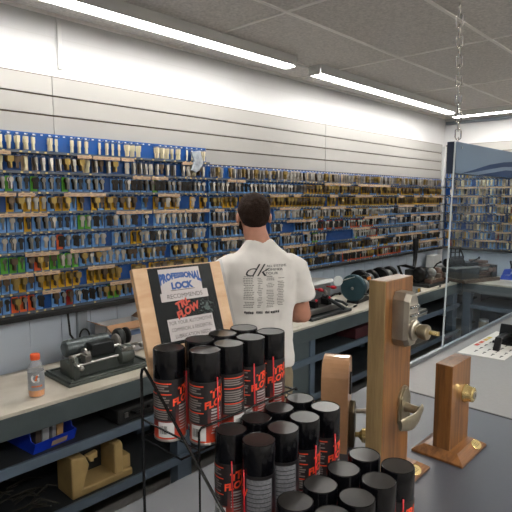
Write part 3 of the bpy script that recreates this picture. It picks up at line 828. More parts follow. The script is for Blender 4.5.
# shorter post with brass deadbolt
t = thing('lock_display_post', 'shorter oak display post with round brass deadbolt and brass plaque', 'lock display', (1.585, .590, .92))
base(t, 0, .212, 0, .175); plaque(t, .158, .016)
mb = MB(); mb.box(.030, .184, .056, .114, .028, .316); mb.build('post', OAK, t, bev=.002)
cx, cz, y1 = 1.725-1.585, 1.118-.92, .056
mb = MB(); mb.lathe([(.032, 0), (.032, -.006), (.026, -.016), (.025, -.030), (.019, -.033)], (cx, y1, cz), 'y', 30); mb.build('deadbolt_rose', BRASS, t)
mb = MB(); mb.lathe([(.013, -.033), (.013, -.036), (.0115, -.0365)], (cx, y1, cz), 'y', 20); mb.build('cylinder', STEEL, t)
mb = MB(); mb.box(cx-.001, cx+.001, y1-.0372, y1-.036, cz-.005, cz+.005); mb.build('keyhole', BLACK, t)
# tan arched block seen on edge
t = thing('lock_display_block', 'tan arched display block seen edge-on behind the cans, left of tall post', 'lock display', (1.455, .985, .92), math.radians(-62))
LWOOD = wood('tan_laminate', '#a8805c', '#b98f6a', .3, (3, 3, 3), .4)
poly = [(-.075, 0), (.075, 0), (.075, .245)]+[(.0+.075*math.cos(a), .245+.075*math.sin(a)) for a in [PI*k/14 for k in range(1, 14)]]+[(-.075, .245)]
# local x points across the view to the left-back, block thickness runs along local x
mb = MB(); mb.prism([(-a, b_) for a, b_ in poly], -.045, .045, 'x', False); mb.build('block', LWOOD, t, bev=.002)
mb = MB(); mb.prism([(-.02,.19),(.02,.19),(.02,.25),(0,.265),(-.02,.25)], .045, .050, 'x'); mb.build('strike_plate', BLACK, t, bev=.001)
mb = MB(); mb.prism([(-.035,.005),(.035,.005),(.042,.05),(.038,.135),(.0,.165),(-.038,.135),(-.042,.05)], .045, .066, 'x'); mb.build('escutcheon', mat('aged_bronze', '#5a5344', .35, metal=.9), t, bev=.006)
mb = MB(); mb.tube([(.066, 0, .125), (.090, 0, .128), (.098, .004, .126), (.100, .030, .118), (.098, .052, .112)], [.008, .008, .009, .008, .006], 10); mb.build('lever', SATIN, t)
mb = MB(); mb.lathe([(.008, .066), (.010, .080), (.024, .090), (.026, .104), (.018, .112)], (0, 0, .040), 'x', 22); mb.build('knob', BRASS, t)

# ------------------------------------------------------------------ the man
PYAW = math.radians(54)
man = thing('person', 'man in white printed t-shirt and khaki trousers seen from behind, working at the bench', 'person', (2.055, 1.905, 0), PYAW-PI/2)
SKIN = mat('skin', '#c48d76', .55, var=.08, vscale=30)
SHIRT = mat('shirt_white', '#e4e0da', .85, bump=.15, bscale=300)
PANT = mat('trousers_khaki', '#8d7f66', .85, bump=.2, bscale=200)
HAIR = mat('hair_dark_brown', '#2b1d15', .85, spec=.25, var=.4, vscale=120, bump=.8, bscale=260)
SHOE = mat('shoe_dark', '#26221f', .6)
def ring_loft(mb, secs, seg=28, p=2.3):
    rs = []
    for cx, cy, z, rx, ry in secs:
        r = []
        for k in range(seg):
            a = 2*PI*k/seg; c_, s_ = math.cos(a), math.sin(a)
            r.append((cx+rx*math.copysign(abs(c_)**(2/p), c_), cy+ry*math.copysign(abs(s_)**(2/p), s_), z))
        rs.append(r)
    mb.rings(rs)
def remeshed(mb, name, m, parent, vox, sm=4, disp=None):
    o = mb.build(name, m, parent)
    r = o.modifiers.new('r', 'REMESH'); r.mode = 'VOXEL'; r.voxel_size = vox; r.use_smooth_shade = True
    s_ = o.modifiers.new('s', 'SMOOTH'); s_.factor = .5; s_.iterations = sm
    if disp:
        tx = bpy.data.textures.new(name+'_folds', 'CLOUDS'); tx.noise_scale = disp[0]; tx.noise_depth = 1
        d = o.modifiers.new('d', 'DISPLACE'); d.texture = tx; d.strength = disp[1]; d.mid_level = .5
    return o
HX, HY = -.036, .005    # head offset
# bare body: head, neck, trunk, arms, legs in one surface
b = MB()
ring_loft(b, [(0,.0,.90,.155,.105),(0,.0,1.05,.150,.105),(0,0,1.25,.165,.11),(0,0,1.38,.165,.10),(0,0,1.44,.125,.080),(0,0,1.49,.08,.065)])
b.tube([(-.004,-.008,1.46),(-.012,-.004,1.54),(HX+.004,.0,1.60),(HX,.008,1.66)], [.082,.067,.064,.062], 18)
b.ell((HX,.012,1.705),(.082,.102,.098), 24, 16)            # cranium
b.ell((HX,.046,1.655),(.066,.068,.074), 20, 12)            # face and jaw
b.tube([(HX,.100,1.690),(HX,.126,1.660),(HX,.108,1.650)], [.010,.014,.012], 8)   # nose
b.ell((HX,.098,1.612),(.030,.018,.018), 12, 8)             # chin
b.ell((HX,.106,1.632),(.020,.010,.006), 12, 6)             # lips
for s_ in (-1, 1):
    b.ell((HX+s_*.088,.004,1.672),(.011,.020,.032), 12, 10)   # ears
    b.ell((HX+s_*.030,.100,1.712),(.020,.010,.006), 10, 6)    # brows
def arm(s_, el, wr):
    b.tube([(s_*.160,0,1.405),(s_*.195,.01,1.36), tuple(a*.5+c_*.5 for a, c_ in zip((s_*.195,.01,1.36), el)), el], [.052,.050,.048,.046], 16)
    e2 = Vector(el); w2 = Vector(wr); q = e2.lerp(w2, .3); b.tube([el, tuple(q), tuple(e2.lerp(w2, .75)), wr], [.046,.047,.034,.028], 16)
    b.ell(el, (.047,.047,.047), 14, 10)
    d = (w2-e2).normalized(); palm = w2+d*.05
    sd = Vector((s_*-1, .3, 0)).normalized()
    b.tube([wr, tuple(w2+d*.03), tuple(w2+d*.075)], [.027,.034,.034], 12)
    side = d.cross(Vector((0,0,1))).normalized()
    for k, L in enumerate((.062,.072,.068,.052)):
        o_ = side*(.024-.016*k)
        p0 = w2+d*.07+o_; p1 = p0+d*L*.5+Vector((0,0,-.008)); p2 = p1+d*L*.3+Vector((0,0,-.022)); p3 = p2+d*L*.05+Vector((0,0,-.018))
        b.tube([tuple(p0), tuple(p1), tuple(p2), tuple(p3)], [.0095,.009,.0085,.0075], 8)
    th = -s_
    inn = Vector((-s_, 0, 0)); inn = (inn-d*inn.dot(d)).normalized()
    b.tube([tuple(w2+d*.025+inn*.02), tuple(w2+d*.055+inn*.045+Vector((0,0,-.01))), tuple(w2+d*.085+inn*.050+Vector((0,0,-.022)))], [.013,.011,.009], 8)
arm(1, (.262,.055,1.115), (.215,.30,1.055))
arm(-1, (-.255,.045,1.13), (-.10,.31,1.06))
for s_ in (-1, 1):
    b.tube([(s_*.085,0,.93),(s_*.095,.0,.70),(s_*.10,.01,.50),(s_*.10,-.01,.28),(s_*.10,-.01,.09)], [.09,.080,.056,.050,.038], 16)
body = remeshed(b, 'body', SKIN, man, .0065, 3)
# eyes
mb = MB()
for s_ in (-1, 1): mb.ell((HX+s_*.030,.103,1.698),(.010,.006,.007), 10, 8)
mb.build('eyes', mat('eye_white', '#d9d4cc', .3), man)
mb = MB()
for s_ in (-1, 1): mb.ell((HX+s_*.030,.1085,1.697),(.0045,.002,.0045), 8, 6)
mb.build('irises', mat('eye_dark', '#3a2a1e', .3), man)
# hair: cap over the skull, short at nape
h = MB()
secs = []
h.ell((HX,.0,1.716),(.090,.106,.096), 28, 16)
h.ell((HX,-.030,1.685),(.080,.068,.068), 24, 12)
h.ell((HX,.045,1.765),(.062,.055,.038), 20, 10)
hair = remeshed(h, 'hair', HAIR, man, .006, 3, (.03, .006))
# beard along the jaw
h = MB(); h.tube([(HX-.070,.025,1.668),(HX-.064,.050,1.622),(HX-.035,.092,1.598),(HX,.108,1.594),(HX+.035,.092,1.598),(HX+.064,.050,1.622),(HX+.070,.025,1.668)], [.009,.013,.015,.017,.015,.013,.009], 10)
remeshed(h, 'beard', HAIR, man, .005, 2)
# t-shirt
s = MB()
ring_loft(s, [(0.004,.004,.855,.188,.139),(.004,.004,.92,.186,.137),(.002,.004,1.0,.180,.130),(0,0,1.14,.184,.130),(0,0,1.28,.200,.130),(0,-.002,1.38,.208,.122),(0,-.004,1.44,.196,.108),(0,-.006,1.475,.160,.092),(-.004,-.006,1.505,.115,.080),(-.008,-.006,1.540,.082,.070),(-.012,-.004,1.562,.071,.064)])
for s_, el in ((1, (.262,.055,1.115)), (-1, (-.255,.045,1.13))):
    e2 = Vector(el); p0 = Vector((s_*.13,-.002,1.425)); p1 = Vector((s_*.20,.004,1.385)); p2 = p1.lerp(e2, .62)+Vector((s_*.010,0,0))
    s.tube([tuple(p0), tuple(p1), tuple(p1.lerp(p2, .5)), tuple(p2)], [.070,.078,.076,.082], 22)
shirt = remeshed(s, 't_shirt', SHIRT, man, .009, 6, (.10, .018))
# trousers, belt, shoes
s = MB(); ring_loft(s, [(0,0,.80,.166,.122),(0,0,.90,.166,.120),(0,0,1.0,.160,.112)])
for s_ in (-1, 1): s.tube([(s_*.080,0,.86),(s_*.094,.0,.70),(s_*.10,.008,.50),(s_*.10,-.008,.28),(s_*.10,-.008,.05)], [.098,.096,.082,.074,.070], 18)
remeshed(s, 'trousers', PANT, man, .010, 4, (.09, .018))
for s_ in (-1, 1):
    s = MB(); s.ell((s_*.10,.045,.045),(.050,.135,.050), 20, 10); s.box(s_*.10-.044, s_*.10+.044, -.075, .165, .0, .022)
    remeshed(s, 'shoe', SHOE, man, .007, 3)
# print on the back of the shirt, laid onto the cloth surface
bpy.context.view_layer.update()
dg = bpy.context.evaluated_depsgraph_get(); ev = shirt.evaluated_get(dg); me = ev.to_mesh()
bvh = BVHTree.FromPolygons([v.co.copy() for v in me.vertices], [tuple(p.vertices) for p in me.polygons]); ev.to_mesh_clear()
def lay(mb_):
    out = []
    for v in mb_.v:
        hit = bvh.ray_cast(Vector((v[0], -.6, v[2])), Vector((0, 1, 0)))
        out.append((v[0], hit[0].y-.0030-(v[1]), v[2]) if hit[0] else v)
    mb_.v = out; return mb_
INK = mat('shirt_ink', '#3a3a3a', .8); INKL = mat('shirt_ink_light', '#77736a', .85)
mb = MB(); 
def tx(txt, size, cx, cz, **k):
    vs, fs = text_mesh(txt, size, **k); mb.add([(cx+v[0], 0, cz+v[1]) for v in vs], fs)
tx('dk', .095, -.055, 1.400, shear=.45, xs=1.35, bold=-.001)
mb.mat(INK); mb.m = [0]*len(mb.f)
lay(mb).build('shirt_logo', mat('shirt_ink_mid', '#6a6a68', .85), man)
mb = MB()
tx('ALL SYSTEMS', .017, .065, 1.424, xs=1.15); tx('SUMMER', .017, .050, 1.405, xs=1.5); tx('TOUR', .017, .036, 1.386, xs=1.5)
lay(mb).build('shirt_title', INK, man)
rnd = random.Random(9)
for x0, x1 in ((-.115,-.055),(-.045,-.012),(.005,.052),(.062,.108)):
    mb = MB()
    for k in range(19):
        z = 1.368-k*.0090
        if rnd.random() < .9:
            a = x0+rnd.uniform(0,.01); c_ = x1-rnd.uniform(0,.014); n = 4
            for q in range(n):
                u0 = a+(c_-a)*q/n; u1 = a+(c_-a)*(q+.8)/n; mb.quad((u0,0,z),(u1,0,z),(u1,0,z+.0030),(u0,0,z+.0030))
    lay(mb).build('shirt_list', INKL, man)
mb = MB()
for x, w in ((-.085,.05),(-.03,.035),(.012,.024),(.055,.05)):
    n = 5
    for q in range(n):
        u0 = x-w/2+w*q/n; mb.quad((u0,0,1.172+rnd.uniform(-.003,.003)),(u0+w/n*.75,0,1.172),(u0+w/n*.75,0,1.184+rnd.uniform(-.002,.004)),(u0,0,1.184))
lay(mb).build('shirt_emblems', INK, man)

# ------------------------------------------------------------------ bottle
t = thing('drink_bottle', 'plastic sports drink bottle with orange cap and orange drink on the bench', 'bottle', (.975, 2.315, .870))
mb = MB(); mb.lathe([(.028,.0),(.034,.004),(.036,.02),(.0345,.05),(.036,.085),(.036,.118),(.034,.135),(.022,.163),(.0185,.170),(.0185,.176)], (0,0,0), 'z', 28)
mb.build('bottle', mat('bottle_plastic', '#dfe3e5', .15, alpha=.28), t)
mb = MB(); mb.lathe([(.0265,.003),(.0332,.006),(.0342,.020),(.0335,.038)], (0,0,0), 'z', 24); mb.build('drink', mat('orange_drink', '#f59a2c', .3), t)
mb = MB(); mb.lathe([(.0210,.174),(.0215,.176),(.0215,.196),(.0200,.199)], (0,0,0), 'z', 24); mb.build('cap', mat('cap_orange', '#f0663a', .4), t)
mb = MB(); mb.lathe([(.0362,.036),(.0356,.05),(.0366,.085),(.0366,.122)], (0,0,0), 'z', 28, cap=False); mb.build('wrap_label', mat('wrap_grey', '#9a9ea2', .4, var=.15, vscale=30), t)
mb = MB(); aa = math.atan2(-2.315, -.975)
cyl_text(mb, 'G', .055, aa-.10, .092, .0374, bold=.0015); mb.build('letter_g', mat('g_white', '#e8e8e8', .4), t)
mb = MB(); cyl_text(mb, 'l', .028, aa-.05, .094, .0380, shear=.3, bold=.003); cyl_text(mb, 'GATORADE', .009, aa+.05, .056, .0374, bold=.0008); mb.build('bolt', mat('bolt_orange', '#f07a3c', .4), t)

# ------------------------------------------------------------------ machines on the bench
IRON = mat('machine_green_grey', '#4c524e', .38, metal=.25, var=.2, vscale=14)
IRON2 = mat('machine_dark', '#2a2d2e', .4, metal=.3, var=.2, vscale=14)
GREYM = mat('machine_silver_grey', '#8f918f', .35, metal=.5, var=.1)
BROWNM = mat('machine_brown', '#6a5347', .5, var=.2)
def wheel(t, name, c, r, w, ax, m, seg=26):
    mb = MB(); mb.lathe([(r*.35,-w*.7),(r*.9,-w*.5),(r,-w*.3),(r,w*.3),(r*.9,w*.5),(r*.35,w*.7)], c, ax, seg); return mb.build(name, m, t)
def lever(t, pts, r, m, knob=None, name='lever', kn=.013):
    mb = MB(); mb.tube(pts, r, 8); o = mb.build(name, m, t)
    if knob: mb = MB(); mb.ell(pts[-1], (kn, kn, kn), 12, 8); mb.build('knob', knob, o)
    return o
# old key duplicating machine
t = thing('key_machine', 'old grey-green key cutting machine on a rimmed base beside the drink bottle', 'key machine', (1.13, 2.295, .870))
mb = MB(); mb.box(-.01,.49,-.005,.27,0,.016)
for q in ((0,.47,0,.014),(0,.47,.251,.265),(0,.014,0,.265),(.456,.47,0,.265)): mb.box(q[0],q[1],q[2],q[3],.016,.026)
mb.build('base_tray', IRON, t, bev=.003)
mb = MB(); mb.prism([(.06,.016),(.19,.016),(.19,.085),(.15,.098),(.06,.085)], .04, .40, 'x'); mb.build('bed', IRON, t, bev=.005)
mb = MB(); mb.prism([(.03,.016),(.075,.016),(.075,.12),(.05,.13),(.03,.10)], .035, .065, 'x'); mb.build('end_bracket', IRON, t, bev=.004)
mb = MB(); mb.lathe([(.030,.06),(.042,.068),(.044,.075),(.044,.30),(.042,.307),(.026,.315)], (0,.185,.138), 'x', 28)
for k in range(7): mb.lathe([(.0455,.09+.03*k),(.0455,.094+.03*k)], (0,.185,.138), 'x', 28)
mb.build('motor', mat('motor_grey', '#535a5b', .35, metal=.4), t)
mb = MB(); mb.box(.16,.29,.075,.14,.10,.165); mb.build('gear_housing', IRON2, t, bev=.006)
mb = MB(); mb.tube([(.07,.055,.080),(.36,.055,.084)], .0065, 10); mb.build('guide_rod', STEEL, t)
mb = MB(); mb.tube([(.05,.10,.115),(.34,.10,.125)], .010, 10); mb.build('carriage_shaft', STEEL, t)
wheel(t, 'pulley', (.375,.17,.145), .050, .035, 'x', IRON2); wheel(t, 'grinding_wheel', (.335,.135,.135), .042, .02, 'x', mat('wheel_grey', '#6e6b66', .6))
wheel(t, 'cutter', (.125,.09,.125), .028, .014, 'x', STEEL); wheel(t, 'front_drum', (.345,.075,.075), .052, .075, 'x', IRON)
for k, (x, z) in enumerate(((.10,.115),(.31,.105))):
    mb = MB(); mb.box(x,x+.034,.035,.085,z-.025,z+.012); mb.box(x+.006,x+.028,.028,.092,z+.012,z+.024); mb.build('key_vise', STEEL, t, bev=.003)
lever(t, [(.05,.06,.10),(.03,.02,.135),(.0,-.005,.155)], .007, STEEL, None, 'wing_handle')
lever(t, [(.06,.10,.12),(.04,.02,.10),(.055,-.01,.085)], .007, STEEL, STEEL)
lever(t, [(.31,.06,.10),(.335,.02,.118),(.355,.0,.125)], .009, STEEL, STEEL)
lever(t, [(.38,.10,.10),(.41,.05,.125),(.43,.03,.12)], .009, STEEL, STEEL, kn=.016)
wheel(t, 'belt_wheel', (.415,.16,.150), .045, .018, 'x', BLACKM)
for x, y in ((.02,.02),(.45,.02)):
    mb = MB(); mb.lathe([(.006,.026),(.006,.030)], (x,y,0), 'z', 10); mb.build('bolt', STEEL, t)
mb = MB(); mb.tube([(1.33,2.70,1.148),(1.335,2.69,1.02),(1.37,2.66,.95),(1.40,2.60,.91),(1.42,2.57,.888)], .006, 8)
o = mb.build('power_cable', BLACKM); tag(o, 'black cable hanging from the black ledge down behind the old key machine', 'cable')
mb = MB(); mb.tube([(1.405+.03*math.cos(a), 2.66, 1.0+.045*math.sin(a)) for a in [2*PI*k/14 for k in range(14)]], .005, 8, closed=True)
mb.tube([(1.405,2.66,.955),(1.39,2.64,.90),(1.37,2.62,.876)], .005, 8)
tag(mb.build('cable_loop', BLACKM), 'small black coil of cable behind the old key machine', 'cable')
# boxes
CARD = mat('cardboard', '#8d6a4c', .8, var=.1); WBOX = mat('white_carton', '#c3c2c2', .6)
def carton(label, x, y, w, d, h, m, flaps=True, rz=0, stripe=None):
    t = thing('carton', label, 'box', (x, y, .870), rz)
    mb = MB()
    for q in ((0,w,0,.004),(0,w,d-.004,d),(0,.004,0,d),(w-.004,w,0,d)): mb.box(q[0],q[1],q[2],q[3],0,h)
    mb.box(0,w,0,d,0,.004); mb.build('box_body', m, t)
    if flaps:
        mb = MB(); mb.mat(CARD)
        mb.add([(0,0,h),(w,0,h),(w,-.05,h-.03),(0,-.05,h-.03),(0,.003,h+.003),(w,.003,h+.003),(w,-.05,h-.027),(0,-.05,h-.027)], [(0,1,2,3),(4,7,6,5),(0,4,5,1),(1,5,6,2),(2,6,7,3),(3,7,4,0)]); mb.build('flap', None, t)
        mb = MB(); mb.mat(CARD); mb.add([(w,0,h),(w,d,h),(w+.06,d,h+.03),(w+.06,0,h+.03),(w,0,h+.003),(w,d,h+.003),(w+.06,d,h+.033),(w+.06,0,h+.033)], [(0,1,2,3),(4,7,6,5),(0,4,5,1),(1,5,6,2),(2,6,7,3),(3,7,4,0)]); mb.build('flap', None, t)
        mb = MB(); mb.mat(CARD); mb.add([(0,0,h),(0,d,h),(-.05,d,h+.02),(-.05,0,h+.02),(0,0,h+.003),(0,d,h+.003),(-.05,d,h+.023),(-.05,0,h+.023)], [(0,1,2,3),(4,7,6,5),(0,4,5,1),(1,5,6,2),(2,6,7,3),(3,7,4,0)]); mb.build('flap', None, t)
    else:
        mb = MB(); mb.box(0,w,0,d,h,h+.003); mb.build('lid', m, t)
    if stripe: mb = MB(); mb.box(.01,w-.02,-.001,0,h*.55,h*.72); mb.build('printed_stripe', stripe, t)
    return t
carton('open white carton with brown flaps on the bench behind the old key machine', 1.50, 2.585, .25, .13, .182, WBOX, True, 0, mat('stripe_blue', '#5a6c8e', .5))
carton('closed white carton between the open carton and the wooden sign board', 1.80, 2.50, .14, .14, .155, WBOX, False, .1, mat('stripe_grey', '#8e8f92', .5))
# machine right of the man
t = thing('key_machine', 'black and silver key duplicator with red knobs at the right elbow of the man', 'key machine', (3.02, 2.27, .870))
mb = MB(); mb.box(-.03,.50,-.02,.30,0,.022); mb.build('base', IRON2, t, bev=.005)
mb = MB(); mb.prism([(.12,.022),(.33,.022),(.33,.20),(.26,.235),(.12,.225)], .0, .40, 'x'); mb.build('housing', GREYM, t, bev=.008)
mb = MB(); mb.prism([(.10,.232),(.34,.208),(.34,.245),(.12,.262)], -.02, .42, 'x'); mb.build('top_cover', mat('machine_cover_light', '#9c9d9b', .3, metal=.3), t, bev=.006)
mb = MB(); mb.box(.01,.40,.03,.11,.03,.075); mb.build('carriage', STEEL, t, bev=.004)
for x in (.08, .25):
    mb = MB(); mb.box(x,x+.055,.045,.11,.075,.125); mb.build('vise', BLACK, t, bev=.004)
    mb = MB(); mb.lathe([(.010,-.07),(.014,-.055),(.014,-.03),(.006,-.02),(.006,.02)], (x+.09,.10,.205), 'y', 14); mb.build('red_knob', mat('knob_red', '#b0202c', .35), t)
    lever(t, [(x+.03,.07,.12),(x+.075,.03,.155),(x+.10,.0,.16)], .007, BLACK, BLACK)
    lever(t, [(x+.03,.06,.12),(x-.01,.02,.14)], .006, STEEL, mat('knob_red', '#b0202c', .35), kn=.010)
    wheel(t, 'cutter', (x+.06,.12,.155), .030, .012, 'x', STEEL)
mb = MB(); mb.tube([(.20,.06,.16),(.30,.0,.09),(.36,-.035,.045)], [.012,.014,.016], 10); mb.build('feed_handle', IRON2, t)
mb = MB(); mb.tube([(.36,.05,.10),(.42,.02,.08),(.46,.0,.05)], .011, 10); mb.build('feed_handle', IRON2, t)
# bench grinders
def grinder(label, x, y, big, m):
    t = thing('bench_grinder', label, 'bench grinder', (x, y, .870), .12)
    mb = MB(); mb.prism([(-.06,0),(.20,0),(.18,.03),(.14,.045),(.0,.045),(-.04,.03)], -.055, .055, 'y'); mb.build('pedestal', BLACK, t, bev=.004)
    mb = MB(); mb.lathe([(.03,.0),(.058,.01),(.062,.03),(.062,.15),(.058,.17),(.03,.18)], (0,0,.130), 'x', 26); mb.build('motor', GREYM, t)
    mb = MB(); mb.box(.04,.14,-.035,.035,.03,.10); mb.build('neck', GREYM, t, bev=.004)
    for s_, xx in ((0, -.03), (1, .21)):
        r = big if s_ == 0 else .085
        mb = MB(); mb.lathe([(r*.25,-.030),(r*.92,-.026),(r,-.016),(r,.016),(r*.92,.026),(r*.25,.030)], (xx,0,.132), 'x', 30); mb.build('wheel_guard', m if s_ == 0 else BLACK, t)
        mb = MB(); mb.lathe([(.010,-.036),(.014,-.030)], (xx,0,.132), 'x', 14); mb.build('hub_nut', STEEL, t)
        mb = MB(); mb.box(xx-.02,xx+.02,-.13,-.085,.085,.093); mb.build('tool_rest', IRON2, t)
    return t
g = grinder('blue-green bench grinder with round wheel guard on the bench right of the man', 3.83, 2.42, .118, mat('guard_teal', '#2c464e', .4, metal=.2))
mb = MB(); mb.box(.10,.16,-.075,-.062,.19,.215); mb.build('sticker', mat('sticker_orange', '#d87a24', .5), g)
mb = MB(); mb.xf(Matrix.Translation((-.29,.02,.225)) @ Matrix.Rotation(-.75, 4, 'Z')); mb.lathe([(.040,-.004),(.043,0),(.040,.004)], (0,0,0), 'y', 24); mb.build('eye_shield', mat('shield_pale', '#f0f2ef', .3), g)
mb = MB(); mb.tube([(-.03,-.02,.235),(-.26,.01,.222)], .005, 8); mb.build('shield_arm', STEEL, g)
grinder('black bench buffer behind the blue-green grinder', 4.17, 2.57, .110, BLACK)
grinder('black double-wheel machine further along the bench behind the tall oak post', 4.53, 2.57, .10, BLACK)
# flexible lamp with black arm
t = thing('bench_lamp', 'black jointed lamp arm standing on the bench in front of the keys', 'lamp', (4.845, 2.46, .870))
mb = MB(); mb.lathe([(.05,0),(.05,.015),(.02,.025),(.012,.04)], (0,0,0), 'z', 20); mb.build('lamp_base', BLACK, t)
mb = MB(); mb.tube([(0,0,.03),(-.14,.02,.235),(-.02,.0,.225),(.16,.0,.185)], [.012,.015,.016,.015], 10); mb.build('lower_arm', BLACK, t)
mb = MB(); mb.tube([(.16,.0,.185),(.22,.02,.22),(.25,.03,.28),(.25,.03,.42)], [.016,.018,.022,.022], 10); mb.build('upper_arm', BLACK, t)
mb = MB(); mb.lathe([(.028,.36),(.030,.38),(.030,.47),(.022,.485)], (.25,.03,0), 'z', 16); mb.build('lamp_head', BLACK, t)
# mid machines behind the tall post
t = thing('key_machine', 'dark key machine with a black cylinder between the tall oak post and the corner machine', 'key machine', (4.95, 2.26, .870))
mb = MB(); mb.box(0,.50,0,.36,0,.03); mb.build('base', IRON2, t, bev=.005)
mb = MB(); mb.box(.05,.40,.14,.30,.03,.16); mb.build('housing', IRON2, t, bev=.01)
wheel(t, 'drum', (.04,.12,.13), .075, .07, 'x', BLACK); wheel(t, 'flywheel', (.20,.07,.13), .050, .03, 'x', GREYM); wheel(t, 'flywheel', (.34,.07,.12), .055, .03, 'x', BROWNM)
mb = MB(); mb.box(.10,.42,.02,.10,.03,.07); mb.build('carriage', BROWNM, t, bev=.005)
for x in (.12,.27,.38):
    mb = MB(); mb.box(x,x+.03,.0,.08,.07,.10+.02*(x > .2)); mb.build('clamp', STEEL, t, bev=.003)
lever(t, [(.30,.10,.16),(.28,.05,.22),(.30,.02,.24)], .008, BLACK, BLACK)
# corner machine
t = thing('key_machine', 'large grey and brown key machine on the bench in the room corner', 'key machine', (5.48, 2.16, .870), -.35)
mb = MB(); mb.box(0,.56,-.06,.28,0,.035); mb.build('base', mat('machine_base_brown', '#4f3d34', .5), t, bev=.004)
mb = MB(); mb.box(.02,.30,.0,.28,.035,.155); mb.build('housing', mat('machine_blue_grey', '#353c3f', .4, metal=.3), t, bev=.008)
mb = MB(); mb.box(-.10,.28,-.02,.26,.155,.17); mb.build('top_plate', GREYM, t, bev=.003)
mb = MB(); mb.lathe([(.02,-.14),(.045,-.13),(.05,-.10),(.05,.10),(.03,.12)], (.02,.10,.215), 'x', 24); mb.build('motor', BLACK, t)
mb = MB(); mb.box(.12,.30,.02,.2,.17,.21); mb.build('carriage_block', IRON2, t, bev=.005)
for k, (x0, z0, w) in enumerate(((.29,.20,.10),(.30,.16,.13),(.31,.12,.14),(.31,.085,.20),(.31,.05,.24))):
    mb = MB(); mb.box(x0,x0+w,-.03+.01*k,.15,z0,z0+.028); mb.build('vise_plate', BROWNM if k != 2 else GREYM, t, bev=.003)
for x in (.44,.50): wheel(t, 'dial', (x,-.02,.12), .030, .016, 'y', BROWNM)
mb = MB(); mb.box(.48,.555,-.02,.14,.035,.17); mb.build('end_housing', IRON2, t, bev=.004)
mb = MB()
for z in (.22,.27,.32,.37): mb.tube([(-.02,.12,z),(.17-.4*(z-.25)*(z > .3),.12,z)], .006, 6)
for x in (-.02,.045,.11): mb.tube([(x,.12,.17),(x,.12,.37)], .007, 6)
mb.tube([(.17,.12,.17),(.17,.12,.27),(.11,.12,.37),(-.02,.12,.37)], .009, 6); mb.build('guard_frame', BLACK, t)
lever(t, [(.20,.05,.21),(.24,-.01,.25),(.22,-.05,.27)], .009, BLACK, BLACK)
mb = MB(); mb.box(0,.19,0,.10,0,.235); o = mb.build('paper_box', mat('box_offwhite', '#aeb0b0', .6), bev=.003); o.location = (5.80, 2.60, .870)
tag(o, 'plain off-white box standing behind the corner key machine', 'box')
mb = MB(); mb.prism([(0,0),(.09,0),(.09,.05),(.0,.045)], 0, .07, 'y'); o = mb.build('small_box', GREYM, None, .003, (4.60, 2.225, .870))
tag(o, 'small grey box with a yellow label at the bench edge right of the tall post', 'box')
mb = MB(); mb.box(.03,.075,-.001,0,.008,.040); mb.build('yellow_label', mat('label_yellow', '#d9a21e', .5), o)
# scattered tools on the bench top
rnd = random.Random(21)
for k, (x, y, n) in enumerate(((4.62,2.27,'steel file'),(5.05,2.20,'steel punch'),(3.60,2.30,'small steel driver'))):
    mb = MB(); a = rnd.uniform(-.6,.6); mb.tube([(-.05,0,.008),(.03,0,.008)], .004, 8)
    t = thing('hand_tool', ['steel file with dark handle lying by the small grey box', 'steel punch with dark handle in front of the dark key machine', 'small driver with dark handle in front of the blue-green grinder'][k], 'tool', (x, y, .870), a)
    mb.build('shank', STEEL, t); mb = MB(); mb.tube([(.03,0,.009),(.09,0,.009)], .008, 8); mb.build('handle', BLACK, t)
mb = MB(); mb.box(0,.30,0,.20,0,.003); o = mb.build('paper_sheet', mat('paper', '#c5bfb2', .7), loc=(2.55, 2.24, .8705)); tag(o, 'dark-edged work mat on the bench beside the man', 'mat')
# blue tool on end bench
t = thing('blue_tool', 'blue key clamp tool with black lever on the end wall bench at the right', 'tool', (6.10, 1.93, .870), -PI/2+.2)
BL = mat('tool_blue', '#1f49b8', .35)
mb = MB(); mb.prism([(-.02,0),(.16,0),(.17,.05),(.10,.075),(.07,.045),(.0,.055)], -.05, .03, 'y'); mb.build('tool_body', BL, t, bev=.006)
mb = MB(); mb.prism([(.0,.05),(.085,.06),(.10,.125),(.02,.115)], -.04, .02, 'y'); mb.build('jaw', BL, t, bev=.006)
lever(t, [(.09,0,.09),(.09,0,.15),(.08,0,.20)], .010, BLACK, BLACK)
mb = MB(); mb.box(.12,.20,-.04,.04,.07,.13); mb.build('steel_block', GREYM, t, bev=.004)
t = thing('key_machine', 'grey key machine on the end wall bench cut by the right picture edge', 'key machine', (5.90, 1.66, .870), -PI/2)
mb = MB(); mb.box(0,.4,-.08,.2,0,.03); mb.build('base', IRON2, t, bev=.004)
mb = MB(); mb.box(.03,.36,0,.18,.03,.15); mb.build('housing', GREYM, t, bev=.008)
wheel(t, 'drum', (.06,-.03,.10), .04, .05, 'x', STEEL)

# ------------------------------------------------------------------ things under the benches
t = thing('storage_bin', 'bright blue open plastic bin holding small boxes on the upper bench shelf', 'bin', (.93, 2.255, .6125), .12)
BB = mat('bin_blue', '#1437b4', .4)
mb = MB(); mb.mat(BB)
w, d, h = .215, .27, .115
mb.box(.01,w-.01,.02,d,0,.004)
mb.prism([(.02,0),(d,0),(d,h),(.05,h),(.035,.06),(-.0,.055),(.0,.045)], .0, .004, 'x'); mb.prism([(.02,0),(d,0),(d,h),(.05,h),(.035,.06),(-.0,.055),(.0,.045)], w-.004, w, 'x')
mb.box(0,w,d-.004,d,0,h)
mb.add([(0,.02,0),(w,.02,0),(w,0,.055),(0,0,.055),(0,.024,0),(w,.024,0),(w,.004,.055),(0,.004,.055)], [(0,1,2,3),(4,7,6,5),(0,4,5,1),(2,6,7,3),(1,5,6,2),(0,3,7,4)])
mb.build('bin_body', None, t)
